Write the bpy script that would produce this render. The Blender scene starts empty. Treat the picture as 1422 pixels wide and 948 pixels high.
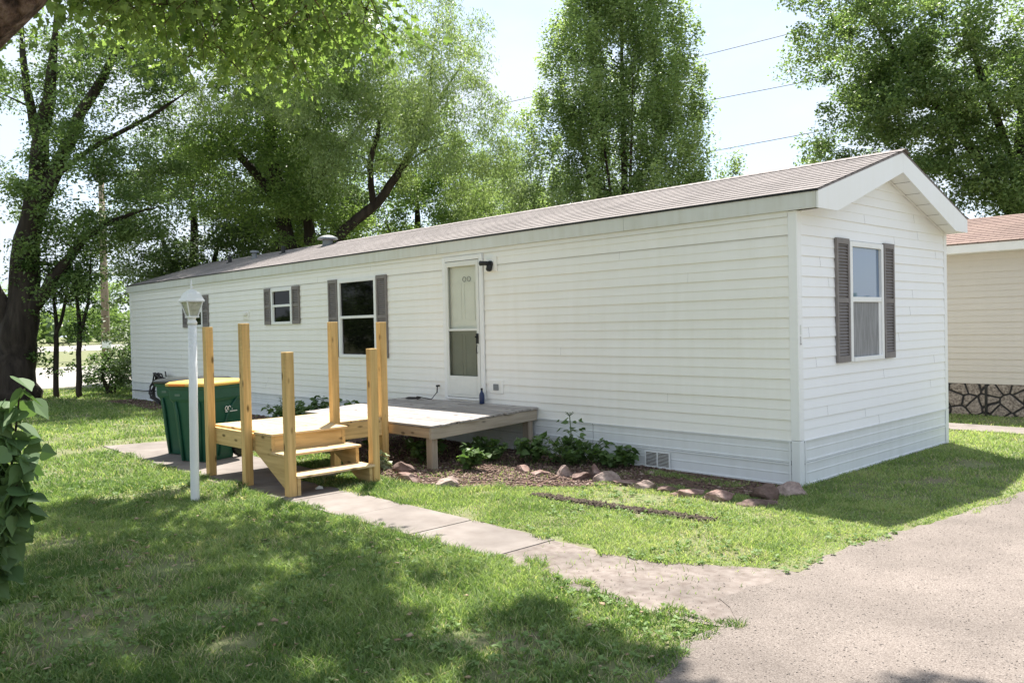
import bpy, math, random
import numpy as np
from mathutils import Vector, Matrix
random.seed(7); RNG = np.random.default_rng(7)
SC = bpy.context.scene; COL = SC.collection
PI = math.pi
# ------------------------------------------------------------------ camera
cam_d = bpy.data.cameras.new('camera'); cam = bpy.data.objects.new('camera', cam_d); COL.objects.link(cam)
CAM = Vector((4.0433, -7.6816, 1.6544))
_r = Vector((0.68730, 0.72603, -0.02240)); _u = Vector((0.00189, 0.02905, 0.99958)); _f = Vector((-0.72637, 0.68705, -0.01859))
M = Matrix((_r, _u, -_f)).transposed().to_4x4(); M.translation = CAM
cam.matrix_world = M
cam_d.sensor_width = 36; cam_d.lens = 29.43; cam_d.clip_start = .05; cam_d.clip_end = 3000
SC.camera = cam
# ------------------------------------------------------------------ sky, sun, exposure
SUN_TO = Vector((-.36, .34, 1)).normalized()
w = bpy.data.worlds.new('World'); SC.world = w; w.use_nodes = True
nt = w.node_tree; N = nt.nodes; L = nt.links
bg = N['Background']; bg.inputs['Strength'].default_value = .15
sky = N.new('ShaderNodeTexSky'); sky.sky_type = 'NISHITA'; sky.sun_disc = False
sky.sun_elevation = math.asin(SUN_TO.z); sky.sun_rotation = math.atan2(SUN_TO.x, SUN_TO.y)
sky.air_density = 1.0; sky.dust_density = 1.0; sky.ozone_density = 1.0
tc = N.new('ShaderNodeTexCoord'); mp = N.new('ShaderNodeMapping'); mp.inputs['Scale'].default_value = (1.6, 1.6, 3.4)
nz = N.new('ShaderNodeTexNoise'); nz.inputs['Scale'].default_value = 1.3; nz.inputs['Detail'].default_value = 6; nz.inputs['Roughness'].default_value = .55
cr = N.new('ShaderNodeValToRGB'); cr.color_ramp.elements[0].position = .30; cr.color_ramp.elements[1].position = .56
mx = N.new('ShaderNodeMix'); mx.data_type = 'RGBA'
L.new(tc.outputs['Generated'], mp.inputs['Vector']); L.new(mp.outputs['Vector'], nz.inputs['Vector'])
L.new(nz.outputs['Fac'], cr.inputs['Fac']); L.new(cr.outputs['Color'], mx.inputs['Factor'])
dim = N.new('ShaderNodeMix'); dim.data_type = 'RGBA'; dim.blend_type = 'MULTIPLY'; dim.inputs['Factor'].default_value = 1; dim.inputs['B'].default_value = (.62, .62, .62, 1)
L.new(sky.outputs['Color'], dim.inputs['A']); L.new(dim.outputs['Result'], mx.inputs['A']); mx.inputs['B'].default_value = (2.5, 2.78, 3.15, 1)
L.new(mx.outputs['Result'], bg.inputs['Color'])
sd = bpy.data.lights.new('sun', 'SUN'); sd.energy = 4.7; sd.angle = math.radians(.53); sd.color = (1, .955, .88)
sun = bpy.data.objects.new('sun', sd); COL.objects.link(sun)
sun.rotation_euler = (-SUN_TO).to_track_quat('-Z', 'Y').to_euler(); sun.location = (0, 0, 30)
SC.view_settings.view_transform = 'Standard'; SC.view_settings.look = 'None'
SC.view_settings.exposure = 1.40; SC.view_settings.gamma = 1; SC.view_settings.use_curve_mapping = False

# ------------------------------------------------------------------ helpers
def tag(o, label=None, cat=None, group=None, kind=None):
    if label: o['label'] = label
    if cat: o['category'] = cat
    if group: o['group'] = group
    if kind: o['kind'] = kind
    return o
def empty(name, loc, label, cat, group=None):
    o = bpy.data.objects.new(name, None); COL.objects.link(o); o.location = loc; o.empty_display_size = .2
    return tag(o, label, cat, group)
def off_of(p):
    v = Vector((0, 0, 0))
    while p is not None:
        v = v + Vector(p.location); p = p.parent
    return v
class MB:
    def __init__(s): s.v = []; s.f = []
    def add(s, vs, fs):
        b = len(s.v); s.v += [tuple(v) for v in vs]; s.f += [tuple(i + b for i in f) for f in fs]; return s
    def box(s, a, b):
        x0, y0, z0 = a; x1, y1, z1 = b
        return s.add([(x0,y0,z0),(x1,y0,z0),(x1,y1,z0),(x0,y1,z0),(x0,y0,z1),(x1,y0,z1),(x1,y1,z1),(x0,y1,z1)],
                     [(3,2,1,0),(4,5,6,7),(0,1,5,4),(1,2,6,5),(2,3,7,6),(3,0,4,7)])
    def obox(s, c, size, mat):
        h = [k / 2 for k in size]
        vs = [Vector(c) + mat @ Vector((sx*h[0], sy*h[1], sz*h[2])) for sz in (-1, 1) for sx, sy in ((-1,-1),(1,-1),(1,1),(-1,1))]
        return s.add(vs, [(3,2,1,0),(4,5,6,7),(0,1,5,4),(1,2,6,5),(2,3,7,6),(3,0,4,7)])
    def prism(s, poly, axis, a, b):
        n = len(poly)
        def P(p, t):
            return {0: (t, p[0], p[1]), 1: (p[0], t, p[1]), 2: (p[0], p[1], t)}[axis]
        return s.add([P(p, a) for p in poly] + [P(p, b) for p in poly],
                     [tuple(range(n))[::-1], tuple(range(n, 2*n))] + [(i, (i+1) % n, n + (i+1) % n, n + i) for i in range(n)])
    def tube(s, pts, rad, n=8, cap=True):
        pts = [Vector(p) for p in pts]; m = len(pts)
        if not hasattr(rad, '__len__'): rad = [rad]*m
        b = len(s.v); ref = None
        for i, p in enumerate(pts):
            d = (pts[min(i+1, m-1)] - pts[max(i-1, 0)]); d = d.normalized() if d.length > 1e-9 else Vector((0, 0, 1))
            if ref is None:
                ref = d.orthogonal().normalized()
            ref = (ref - d*ref.dot(d)); ref = ref.normalized() if ref.length > 1e-6 else d.orthogonal().normalized()
            q = d.cross(ref)
            for k in range(n):
                a = 2*PI*k/n
                s.v.append(tuple(p + (ref*math.cos(a) + q*math.sin(a))*rad[i]))
        for i in range(m-1):
            for k in range(n):
                s.f.append((b+i*n+k, b+i*n+(k+1) % n, b+(i+1)*n+(k+1) % n, b+(i+1)*n+k))
        if cap:
            s.f.append(tuple(b+k for k in range(n))[::-1]); s.f.append(tuple(b+(m-1)*n+k for k in range(n)))
        return s
    def lathe(s, c, prof, n=20):
        b = len(s.v)
        for r, z in prof:
            for k in range(n):
                a = 2*PI*k/n; s.v.append((c[0]+r*math.cos(a), c[1]+r*math.sin(a), c[2]+z))
        for i in range(len(prof)-1):
            for k in range(n):
                s.f.append((b+i*n+k, b+i*n+(k+1) % n, b+(i+1)*n+(k+1) % n, b+(i+1)*n+k))
        s.f.append(tuple(b+k for k in range(n))[::-1]); s.f.append(tuple(b+(len(prof)-1)*n+k for k in range(n)))
        return s
    def build(s, name, mat, parent=None, smooth=False, bevel=0):
        o_ = off_of(parent)
        me = bpy.data.meshes.new(name)
        me.from_pydata([(x-o_.x, y-o_.y, z-o_.z) for x, y, z in s.v], [], s.f); me.update()
        if smooth: me.polygons.foreach_set('use_smooth', [True]*len(me.polygons))
        me.materials.append(mat)
        o = bpy.data.objects.new(name, me); COL.objects.link(o); o.parent = parent
        if bevel:
            md = o.modifiers.new('bevel', 'BEVEL'); md.width = bevel; md.segments = 1; md.limit_method = 'ANGLE'
        return o
def np_mesh(name, co, faces_n, mat, parent=None, tint=None, smooth=False):
    """co (V,3); faces_n (F,k) constant size faces"""
    o_ = off_of(parent); co = co - np.array([o_.x, o_.y, o_.z])
    me = bpy.data.meshes.new(name); V = len(co); F, k = faces_n.shape
    me.vertices.add(V); me.vertices.foreach_set('co', co.astype(np.float32).ravel())
    me.loops.add(F*k); me.loops.foreach_set('vertex_index', faces_n.astype(np.int32).ravel())
    me.polygons.add(F); me.polygons.foreach_set('loop_start', (np.arange(F)*k).astype(np.int32))
    if tint is not None:
        a = me.attributes.new('tint', 'FLOAT', 'FACE'); a.data.foreach_set('value', tint.astype(np.float32))
    if smooth: me.polygons.foreach_set('use_smooth', np.ones(F, dtype=bool))
    me.update(calc_edges=True); me.materials.append(mat)
    o = bpy.data.objects.new(name, me); COL.objects.link(o); o.parent = parent
    return o
def vnoise(x, y, sc, seed=0):
    x = np.asarray(x)/sc + 1000; y = np.asarray(y)/sc + 1000
    tab = np.random.default_rng(seed).random((256, 256))
    xi = np.floor(x).astype(int); yi = np.floor(y).astype(int); fx = x-xi; fy = y-yi
    fx = fx*fx*(3-2*fx); fy = fy*fy*(3-2*fy)
    g = lambda a, b: tab[a % 256, b % 256]
    return (g(xi,yi)*(1-fx)+g(xi+1,yi)*fx)*(1-fy)+(g(xi,yi+1)*(1-fx)+g(xi+1,yi+1)*fx)*fy

# ------------------------------------------------------------------ materials
def new_mat(name):
    m = bpy.data.materials.new(name); m.use_nodes = True
    return m, m.node_tree.nodes, m.node_tree.links, m.node_tree.nodes['Principled BSDF']
def ramp(Nn, stops):
    r = Nn.new('ShaderNodeValToRGB'); e = r.color_ramp.elements
    while len(e) < len(stops): e.new(.5)
    for i, (p, c) in enumerate(stops):
        e[i].position = p; e[i].color = (*c, 1)
    return r
def coords(Nn, Ll, scale=(1,1,1), geo=False):
    t = Nn.new('ShaderNodeNewGeometry' if geo else 'ShaderNodeTexCoord'); m = Nn.new('ShaderNodeMapping'); m.inputs['Scale'].default_value = scale
    Ll.new(t.outputs['Position' if geo else 'Object'], m.inputs['Vector']); return m
def noise(Nn, Ll, vec, sc, det=4, rough=.55):
    n = Nn.new('ShaderNodeTexNoise'); n.inputs['Scale'].default_value = sc; n.inputs['Detail'].default_value = det; n.inputs['Roughness'].default_value = rough
    Ll.new(vec.outputs[0], n.inputs['Vector']); return n
def bump(Nn, Ll, h, bs, strength=.4, dist=.01):
    b = Nn.new('ShaderNodeBump'); b.inputs['Strength'].default_value = strength; b.inputs['Distance'].default_value = dist
    Ll.new(h, b.inputs['Height']); Ll.new(b.outputs['Normal'], bs.inputs['Normal']); return b
def mixc(Nn, Ll, fac, a, b, mode='MIX'):
    m = Nn.new('ShaderNodeMix'); m.data_type = 'RGBA'; m.blend_type = mode
    for s_, v in (('Factor', fac), ('A', a), ('B', b)):
        if hasattr(v, 'links') or hasattr(v, 'is_linked'): Ll.new(v, m.inputs[s_])
        elif isinstance(v, (int, float)): m.inputs[s_].default_value = v
        else: m.inputs[s_].default_value = (*v, 1)
    return m
def noisy(name, stops, sc=4, rough=.7, scale=(1,1,1), bs=.2, bd=.005, det=5, spec=.3, sc2=None, geo=False):
    m, Nn, Ll, b = new_mat(name); c = coords(Nn, Ll, scale, geo)
    n = noise(Nn, Ll, c, sc, det); r = ramp(Nn, stops); Ll.new(n.outputs['Fac'], r.inputs['Fac']); out = r.outputs['Color']
    if sc2:
        n2 = noise(Nn, Ll, c, sc2, 3); r2 = ramp(Nn, [(.3, (.72,.72,.72)), (.7, (1.15,1.15,1.15))]); Ll.new(n2.outputs['Fac'], r2.inputs['Fac'])
        out = mixc(Nn, Ll, 1.0, out, r2.outputs['Color'], 'MULTIPLY').outputs['Result']
    Ll.new(out, b.inputs['Base Color']); b.inputs['Roughness'].default_value = rough; b.inputs['Specular IOR Level'].default_value = spec
    if bs: bump(Nn, Ll, n.outputs['Fac'], b, bs, bd)
    return m
def foliage(name, c0, c1, trans=.35, rough=.45, c2=None):
    m, Nn, Ll, b = new_mat(name)
    a = Nn.new('ShaderNodeAttribute'); a.attribute_name = 'tint'
    st = [(0, c0), (1, c1)] if c2 is None else [(0, c0), (.75, c1), (1, c2)]
    r = ramp(Nn, st); Ll.new(a.outputs['Fac'], r.inputs['Fac'])
    Ll.new(r.outputs['Color'], b.inputs['Base Color']); b.inputs['Roughness'].default_value = rough; b.inputs['Specular IOR Level'].default_value = .35
    t = Nn.new('ShaderNodeBsdfTranslucent'); x = mixc(Nn, Ll, 1.0, r.outputs['Color'], (1.15, 1.25, .70), 'MULTIPLY')
    Ll.new(x.outputs['Result'], t.inputs['Color'])
    ms = Nn.new('ShaderNodeMixShader'); ms.inputs['Fac'].default_value = trans
    Ll.new(b.outputs[0], ms.inputs[1]); Ll.new(t.outputs[0], ms.inputs[2]); Ll.new(ms.outputs[0], Nn['Material Output'].inputs['Surface'])
    return m
def wood(name, dark, light, axis, var=.25, knots=True, rough=.7):
    sc = [9, 9, 9]; sc[axis] = .55
    m, Nn, Ll, b = new_mat(name); t = Nn.new('ShaderNodeNewGeometry')
    v = Nn.new('ShaderNodeVectorMath'); v.operation = 'ADD'; Ll.new(t.outputs['Position'], v.inputs[0])
    isl = Nn.new('ShaderNodeMath'); isl.operation = 'MULTIPLY'; isl.inputs[1].default_value = 37.0; Ll.new(t.outputs['Random Per Island'], isl.inputs[0]); Ll.new(isl.outputs[0], v.inputs[1])
    mpn = Nn.new('ShaderNodeMapping'); mpn.inputs['Scale'].default_value = sc; Ll.new(v.outputs[0], mpn.inputs['Vector'])
    n = noise(Nn, Ll, mpn, 2.6, 6, .6); r = ramp(Nn, [(.3, dark), (.68, light)]); Ll.new(n.outputs['Fac'], r.inputs['Fac']); out = r.outputs['Color']
    hs = Nn.new('ShaderNodeHueSaturation'); rr = Nn.new('ShaderNodeMapRange'); rr.inputs['To Min'].default_value = 1-var; rr.inputs['To Max'].default_value = 1+var
    Ll.new(t.outputs['Random Per Island'], rr.inputs['Value']); Ll.new(rr.outputs[0], hs.inputs['Value']); Ll.new(out, hs.inputs['Color']); out = hs.outputs['Color']
    if knots:
        mk = Nn.new('ShaderNodeMapping'); s3 = [9, 9, 9]; s3[axis] = 3.4; mk.inputs['Scale'].default_value = s3; Ll.new(v.outputs[0], mk.inputs['Vector'])
        vo = Nn.new('ShaderNodeTexVoronoi'); vo.inputs['Scale'].default_value = 1.0; Ll.new(mk.outputs[0], vo.inputs['Vector'])
        kr = ramp(Nn, [(.09, (1,1,1)), (.19, (0,0,0))]); Ll.new(vo.outputs['Distance'], kr.inputs['Fac'])
        kc = tuple(k*.45 for k in dark); out = mixc(Nn, Ll, kr.outputs['Color'], out, kc).outputs['Result']
    Ll.new(out, b.inputs['Base Color']); b.inputs['Roughness'].default_value = rough; b.inputs['Specular IOR Level'].default_value = .25
    bump(Nn, Ll, n.outputs['Fac'], b, .35, .004); return m
def vinyl(name, base, dirt, amt=.5):
    m, Nn, Ll, b = new_mat(name); c = coords(Nn, Ll, (.35, .35, 1.6)); n = noise(Nn, Ll, c, 1.3, 5)
    c2 = coords(Nn, Ll, (6, 6, .7)); n2 = noise(Nn, Ll, c2, 1.5, 5)
    mm = Nn.new('ShaderNodeMath'); mm.operation = 'MULTIPLY'; Ll.new(n.outputs['Fac'], mm.inputs[0]); Ll.new(n2.outputs['Fac'], mm.inputs[1])
    r = ramp(Nn, [(.12, base), (.12 + .45/max(amt, .01)*.5, dirt)]); Ll.new(mm.outputs[0], r.inputs['Fac'])
    Ll.new(r.outputs['Color'], b.inputs['Base Color']); b.inputs['Roughness'].default_value = .5; b.inputs['Specular IOR Level'].default_value = .35
    n3 = noise(Nn, Ll, coords(Nn, Ll, (1, 1, 1)), 3, 2); bump(Nn, Ll, n3.outputs['Fac'], b, .12, .01); return m
def plain(name, col, rough=.5, spec=.4, metal=0, var=.12, sc=9):
    d = tuple(k*(1-var) for k in col); l = tuple(min(1, k*(1+var)) for k in col)
    m = noisy(name, [(.3, d), (.7, l)], sc, rough, bs=.05, bd=.002, spec=spec)
    m.node_tree.nodes['Principled BSDF'].inputs['Metallic'].default_value = metal; return m
MT = {}
MT['siding'] = vinyl('siding_vinyl', (.87,.85,.81), (.80,.775,.71), .5)
MT['siding_end'] = vinyl('siding_vinyl_end', (.87,.87,.875), (.83,.82,.80), .35)
MT['trim'] = vinyl('trim_white', (.84,.84,.835), (.79,.78,.74), .4)
MT['fascia'] = vinyl('fascia_weathered', (.68,.69,.665), (.55,.54,.47), .6)
MT['skirt'] = vinyl('skirt_vinyl', (.77,.785,.80), (.66,.67,.66), .5)
MT['shutter'] = plain('shutter_taupe', (.20,.178,.17), .6)
MT['white'] = plain('white_paint', (.80,.80,.79), .4, var=.03)
MT['doorpaint'] = plain('door_paint', (.72,.72,.68), .45, var=.03)
MT['black'] = plain('black_metal', (.012,.012,.012), .45)
MT['blue'] = plain('blue_bottle_plastic', (.02,.035,.10), .3)
MT['pvc'] = plain('galvanised', (.22,.23,.24), .5, metal=.4)
MT['newz'] = wood('new_lumber_post', (.38,.235,.085), (.62,.42,.18), 2)
MT['newx'] = wood('new_lumber_x', (.40,.265,.105), (.62,.44,.205), 0)
MT['newy'] = wood('new_lumber_y', (.38,.25,.10), (.62,.43,.20), 1)
MT['deckx'] = wood('new_deck_board', (.46,.32,.17), (.60,.46,.28), 0, .12)
MT['tready'] = wood('tread_board', (.44,.30,.15), (.60,.45,.27), 1, .12)
MT['oldx'] = wood('weathered_board', (.185,.162,.148), (.44,.405,.38), 0, .22)
MT['oldy'] = wood('weathered_rim_side', (.26,.22,.17), (.42,.36,.29), 1, .15)
MT['oldrx'] = wood('weathered_rim_front', (.24,.17,.11), (.40,.30,.20), 0, .15)
MT['oldz'] = wood('weathered_leg', (.22,.175,.13), (.38,.32,.25), 2, .15)
MT['bark'] = noisy('bark_dark', [(.3, (.018,.013,.010)), (.7, (.065,.05,.04))], 7, .9, (1,1,.18), 1.0, .05)
MT['bark_fg'] = noisy('bark_brown', [(.36, (.025,.014,.010)), (.5, (.11,.065,.048)), (.66, (.22,.15,.115))], 13, .9, (1,1,.35), 1.0, .09)
MT['stem'] = plain('green_stem', (.06,.10,.03), .6)
MT['pole'] = noisy('pole_wood', [(.3, (.16,.12,.08)), (.7, (.28,.22,.16))], 5, .85, (1,1,.1), .3, .01)
MT['rock'] = noisy('quartzite', [(.3, (.15,.085,.07)), (.5, (.26,.165,.14)), (.72, (.36,.27,.235))], 6, .8, (1,1,1), .8, .03, sc2=40)
MT['rock_pale'] = noisy('pale_stone', [(.3, (.235,.165,.14)), (.7, (.40,.31,.275))], 6, .8, (1,1,1), .8, .03, sc2=40)
MT['rock_dark'] = noisy('dark_quartzite', [(.3, (.09,.055,.045)), (.7, (.21,.14,.12))], 6, .8, (1,1,1), .8, .03, sc2=40)
MT['gravel'] = noisy('gravel_fines', [(.33, (.095,.076,.066)), (.46, (.175,.147,.129)), (.56, (.20,.17,.15)), (.68, (.29,.25,.225))], 130, .95, (1,1,1), .6, .004, det=8, sc2=1.1, geo=True)
MT['concrete'] = noisy('concrete_slab', [(.3, (.185,.157,.14)), (.7, (.24,.21,.19))], 5, .9, (1,1,1), .25, .004, det=10, sc2=.9, geo=True)
MT['dirt'] = noisy('sandy_dirt', [(.3, (.145,.115,.10)), (.5, (.195,.163,.144)), (.72, (.24,.205,.185))], 14, .95, (1,1,1), .5, .01, det=9, sc2=2.2, geo=True)
MT['mulch'] = noisy('mulch_soil', [(.3, (.045,.03,.025)), (.6, (.13,.075,.055)), (.75, (.22,.15,.12))], 30, .95, (1,1,1), .9, .02, det=8, geo=True)
MT['rut'] = noisy('bare_soil', [(.3, (.025,.018,.013)), (.7, (.10,.075,.055))], 26, .95, (1,1,1), .9, .02, det=8, geo=True)
MT['lawn'] = noisy('lawn_soil', [(.28, (.19,.16,.105)), (.45, (.15,.155,.075)), (.7, (.175,.21,.085))], 3.0, .95, (1,1,1), .9, .03, det=12, sc2=70, geo=True)
MT['lane'] = noisy('pale_lane', [(.3, (.27,.25,.22)), (.7, (.34,.32,.29))], 2, .95, geo=True)
MT['fascia_n'] = plain('neighbour_fascia', (.76,.75,.72), .5, var=.03)
MT['siding_n'] = vinyl('neighbour_siding', (.60,.55,.485), (.55,.505,.445), .4)
MT['green'] = plain('cart_green', (.010,.075,.045), .42, var=.1)
MT['yellow'] = plain('cart_lid_yellow', (.64,.41,.10), .4, var=.05)
MT['orange'] = plain('cart_lid_orange', (.70,.20,.03), .4, var=.05)
MT['lidblack'] = plain('cart_lid_black', (.03,.032,.032), .3)
MT['slot'] = plain('slot_pale', (.10,.16,.13), .6)
MT['label'] = plain('stamp_white', (.7,.72,.70), .6, var=.03)
MT['hose'] = plain('hose_rubber', (.035,.03,.03), .6)
MT['mesh_screen'] = noisy('insect_screen', [(.4, (.20,.20,.205)), (.6, (.28,.28,.285))], 3, .55, (14, 14, 1.5), .1, .002)
def pane_mat(name, base, rough, ior):
    m, Nn, Ll, b = new_mat(name); b.inputs['Base Color'].default_value = (*base, 1); b.inputs['Roughness'].default_value = rough
    b.inputs['IOR'].default_value = ior; c = coords(Nn, Ll); n = noise(Nn, Ll, c, 1.6, 2); bump(Nn, Ll, n.outputs['Fac'], b, .04, .01); return m
MT['pane'] = pane_mat('window_glass_dark', (.003,.003,.003), .03, 1.22)
MT['pane_sky'] = pane_mat('window_glass_clear', (.10,.16,.26), .02, 2.3)  # gable pane: blue of the reflected sky put into the base colour
def see_through(name, tint, gl):
    m, Nn, Ll, b = new_mat(name); Nn.remove(b)
    t = Nn.new('ShaderNodeBsdfTransparent'); t.inputs['Color'].default_value = (*tint, 1); g = Nn.new('ShaderNodeBsdfGlossy'); g.inputs['Roughness'].default_value = .03
    f0 = Nn.new('ShaderNodeLayerWeight'); f0.inputs['Blend'].default_value = .5; f = Nn.new('ShaderNodeMath'); f.operation = 'POWER'; f.inputs[1].default_value = gl; Ll.new(f0.outputs['Facing'], f.inputs[0]); s = Nn.new('ShaderNodeMixShader')
    Ll.new(f.outputs[0], s.inputs[0]); Ll.new(t.outputs[0], s.inputs[1]); Ll.new(g.outputs[0], s.inputs[2]); Ll.new(s.outputs[0], Nn['Material Output'].inputs['Surface']); return m
MT['glass'] = see_through('storm_glass', (.93,.94,.90), 4.0)
MT['screen'] = see_through('storm_screen', (.50,.51,.46), 5.0)
def shingle(name, cols, scale=1.0):
    m, Nn, Ll, b = new_mat(name); c = coords(Nn, Ll, (1, 1.04, 1))
    br = Nn.new('ShaderNodeTexBrick'); br.inputs['Scale'].default_value = scale; br.inputs['Brick Width'].default_value = .30; br.inputs['Row Height'].default_value = .135
    br.inputs['Mortar Size'].default_value = .008; br.inputs['Mortar Smooth'].default_value = .3; br.inputs['Bias'].default_value = 0
    br.inputs['Color1'].default_value = (*cols[0], 1); br.inputs['Color2'].default_value = (*cols[1], 1); br.inputs['Mortar'].default_value = (*cols[2], 1)
    Ll.new(c.outputs[0], br.inputs['Vector'])
    n = noise(Nn, Ll, c, 1.0, 6); r = ramp(Nn, [(.3, (.82,.82,.82)), (.7, (1.12,1.12,1.12))]); Ll.new(n.outputs['Fac'], r.inputs['Fac'])
    x = mixc(Nn, Ll, 1.0, br.outputs['Color'], r.outputs['Color'], 'MULTIPLY')
    n2 = noise(Nn, Ll, c, 160, 2); r2 = ramp(Nn, [(.35, (.7,.7,.7)), (.65, (1.25,1.25,1.25))]); Ll.new(n2.outputs['Fac'], r2.inputs['Fac'])
    x2 = mixc(Nn, Ll, 1.0, x.outputs['Result'], r2.outputs['Color'], 'MULTIPLY')
    Ll.new(x2.outputs['Result'], b.inputs['Base Color']); b.inputs['Roughness'].default_value = .92; b.inputs['Specular IOR Level'].default_value = .2
    bump(Nn, Ll, br.outputs['Fac'], b, -.6, .01); return m
MT['roof'] = shingle('asphalt_shingle', ((.30,.268,.258), (.255,.228,.22), (.16,.142,.137)))
MT['roof_n'] = shingle('red_shingle', ((.27,.195,.165), (.22,.155,.135), (.13,.09,.078)))
def faux_stone():
    m, Nn, Ll, b = new_mat('faux_stone'); c = coords(Nn, Ll, (4.6, 4.6, 5.0)); wn = noise(Nn, Ll, c, 1.2, 2)
    va = mixc(Nn, Ll, .10, c.outputs[0], wn.outputs['Color'])
    vo = Nn.new('ShaderNodeTexVoronoi'); vo.feature = 'DISTANCE_TO_EDGE'; vo.inputs['Scale'].default_value = 1; vo.inputs['Randomness'].default_value = .8; Ll.new(va.outputs['Result'], vo.inputs['Vector'])
    vc = Nn.new('ShaderNodeTexVoronoi'); vc.inputs['Scale'].default_value = 1; vc.inputs['Randomness'].default_value = .8; Ll.new(va.outputs['Result'], vc.inputs['Vector'])
    n = noise(Nn, Ll, coords(Nn, Ll), 28, 6, .7); r = ramp(Nn, [(.35, (.09,.065,.05)), (.65, (.44,.37,.31))]); Ll.new(n.outputs['Fac'], r.inputs['Fac'])
    e = ramp(Nn, [(.035, (0,0,0)), (.075, (1,1,1))]); Ll.new(vo.outputs['Distance'], e.inputs['Fac'])
    o = mixc(Nn, Ll, e.outputs['Color'], (.018,.016,.016), r.outputs['Color']); Ll.new(o.outputs['Result'], b.inputs['Base Color']); b.inputs['Roughness'].default_value = .8
    bump(Nn, Ll, e.outputs['Color'], b, .8, .03); return m
MT['stone'] = faux_stone()
MT['grass'] = foliage('grass_blade', (.095,.17,.045), (.35,.43,.17), .48, .5, (.48,.45,.27))
MT['weed'] = foliage('weed_leaf', (.11,.19,.05), (.22,.31,.11), .3, .6)
MT['lilac'] = foliage('lilac_leaf', (.06,.115,.042), (.125,.20,.075), .32, .6)
MT['lf_elm'] = foliage('elm_leaf', (.10,.16,.06), (.22,.30,.115), .5)
MT['lf_locust'] = foliage('locust_leaf', (.17,.24,.10), (.34,.41,.20), .5)
MT['lf_maple'] = foliage('maple_leaf', (.115,.185,.058), (.29,.38,.13), .5)
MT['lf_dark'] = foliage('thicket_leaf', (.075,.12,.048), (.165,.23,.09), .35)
MT['lf_cotton'] = foliage('cottonwood_leaf', (.15,.22,.085), (.37,.45,.22), .5, .4)
MT['lf_oak'] = foliage('broad_leaf', (.11,.175,.065), (.26,.34,.14), .48, .38)
MT['lf_shrub'] = foliage('shrub_leaf', (.06,.115,.035), (.14,.22,.07), .4)
MT['lf_white'] = foliage('pale_leaf', (.30,.36,.22), (.6,.62,.5), .3)
MT['chip'] = foliage('wood_chip', (.06,.035,.028), (.22,.145,.115), .0, .9, (.42,.34,.28))
MT['pebble'] = foliage('pebble', (.19,.16,.142), (.27,.235,.21), .0, .9, (.36,.32,.29))
MT['litter'] = foliage('dry_leaf', (.25,.17,.10), (.42,.33,.22), .15, .8)

# ------------------------------------------------------------------ ground and surfaces
def sheet(name, poly, z, mat, wob=0, step=.15, seed=0):
    """flat polygon sheet with an uneven edge"""
    P = []
    rng = random.Random(seed)
    for i, (x, y) in enumerate(poly):
        x2, y2 = poly[(i+1) % len(poly)]; n = max(1, int(math.hypot(x2-x, y2-y)/step)) if wob else 1
        for k in range(n):
            t = k/n; P.append((x+(x2-x)*t + (rng.uniform(-wob, wob) if wob else 0), y+(y2-y)*t + (rng.uniform(-wob, wob) if wob else 0), z))
    mb = MB(); mb.add(P, [tuple(range(len(P)))]); o = mb.build(name, mat); return tag(o, kind='structure')
g = MB(); g.add([(-1200,-1200,0),(1200,-1200,0),(1200,1200,0),(-1200,1200,0)], [(0,1,2,3)]); tag(g.build('ground', MT['lawn']), kind='structure')
DX = [(1.62,-30),(1.66,-9),(1.60,-6.2),(1.66,-4.7),(1.50,-4.1),(1.58,-3.72),(1.28,-3.42),(1.30,-3.0),(1.36,-2.72),(1.30,-1.9),(1.40,-1.2),(1.55,-.25),(1.66,1.2),(1.72,5.2),(1.72,30)]
def drive_edge(y): return np.interp(y, [p[1] for p in DX], [p[0] for p in DX])
sheet('driveway', DX + [(9, 30), (9, -30)], .010, MT['gravel'], .035, .12, 3)
sheet('dirt_strip', [(-.45,-3.78),(.3,-3.86),(.85,-3.84),(1.25,-3.86),(1.7,-3.75),(1.75,-2.55),(1.3,-2.62),(.9,-2.82),(.4,-3.06),(-.45,-3.06)], .006, MT['dirt'], .03, .1, 4)
def slab(name, x0, x1, y0, y1, z=.014):
    mb = MB(); mb.prism([(x0+.004,y0),(x1-.004,y0),(x1-.004,y1),(x0+.004,y1)], 2, -.05, z); return mb
mb = MB(); xs = [-4.25,-3.3,-2.32,-1.37,-.40]
for a, b in zip(xs[:-1], xs[1:]): mb.prism([(a+.006,-3.74),(b-.006,-3.74),(b-.006,-3.07),(a+.006,-3.07)], 2, -.05, .014 + random.uniform(-.002, .002))
mb.prism([(-6.7,-3.72),(-4.262,-3.80),(-4.262,-2.62),(-6.7,-2.60)], 2, -.05, .013); mb.prism([(-9.14,-3.60),(-6.712,-3.72),(-6.712,-2.60),(-8.85,-2.60)], 2, -.05, .012)
tag(mb.build('concrete_path', MT['concrete']), kind='structure')
MULCH = [(-6.6,-.02),(-6.6,-1.7),(-4.5,-2.1),(-3.9,-2.35),(-3.3,-2.45),(-2.6,-2.25),(-2.1,-1.75),(-1.65,-1.35),(-1.5,-1.12),(-.9,-.85),(-.05,-.62),(-.05,-.02)]
sheet('garden_bed', MULCH, .008, MT['mulch'], .05, .12, 5)
sheet('garden_soil', [(-18.2,-.02),(-18.2,-.7),(-15,-.95),(-12.5,-1.0),(-11,-1.7),(-9.5,-1.5),(-6.62,-1.0),(-6.62,-.02)], .008, MT['mulch'], .06, .2, 6)
RUT = [(-1.75,-2.02),(-1.2,-1.99),(-.8,-1.96),(-.3,-1.90),(.15,-1.84),(.15,-1.70),(-.4,-1.73),(-.9,-1.80),(-1.3,-1.85),(-1.75,-1.90)]
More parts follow.
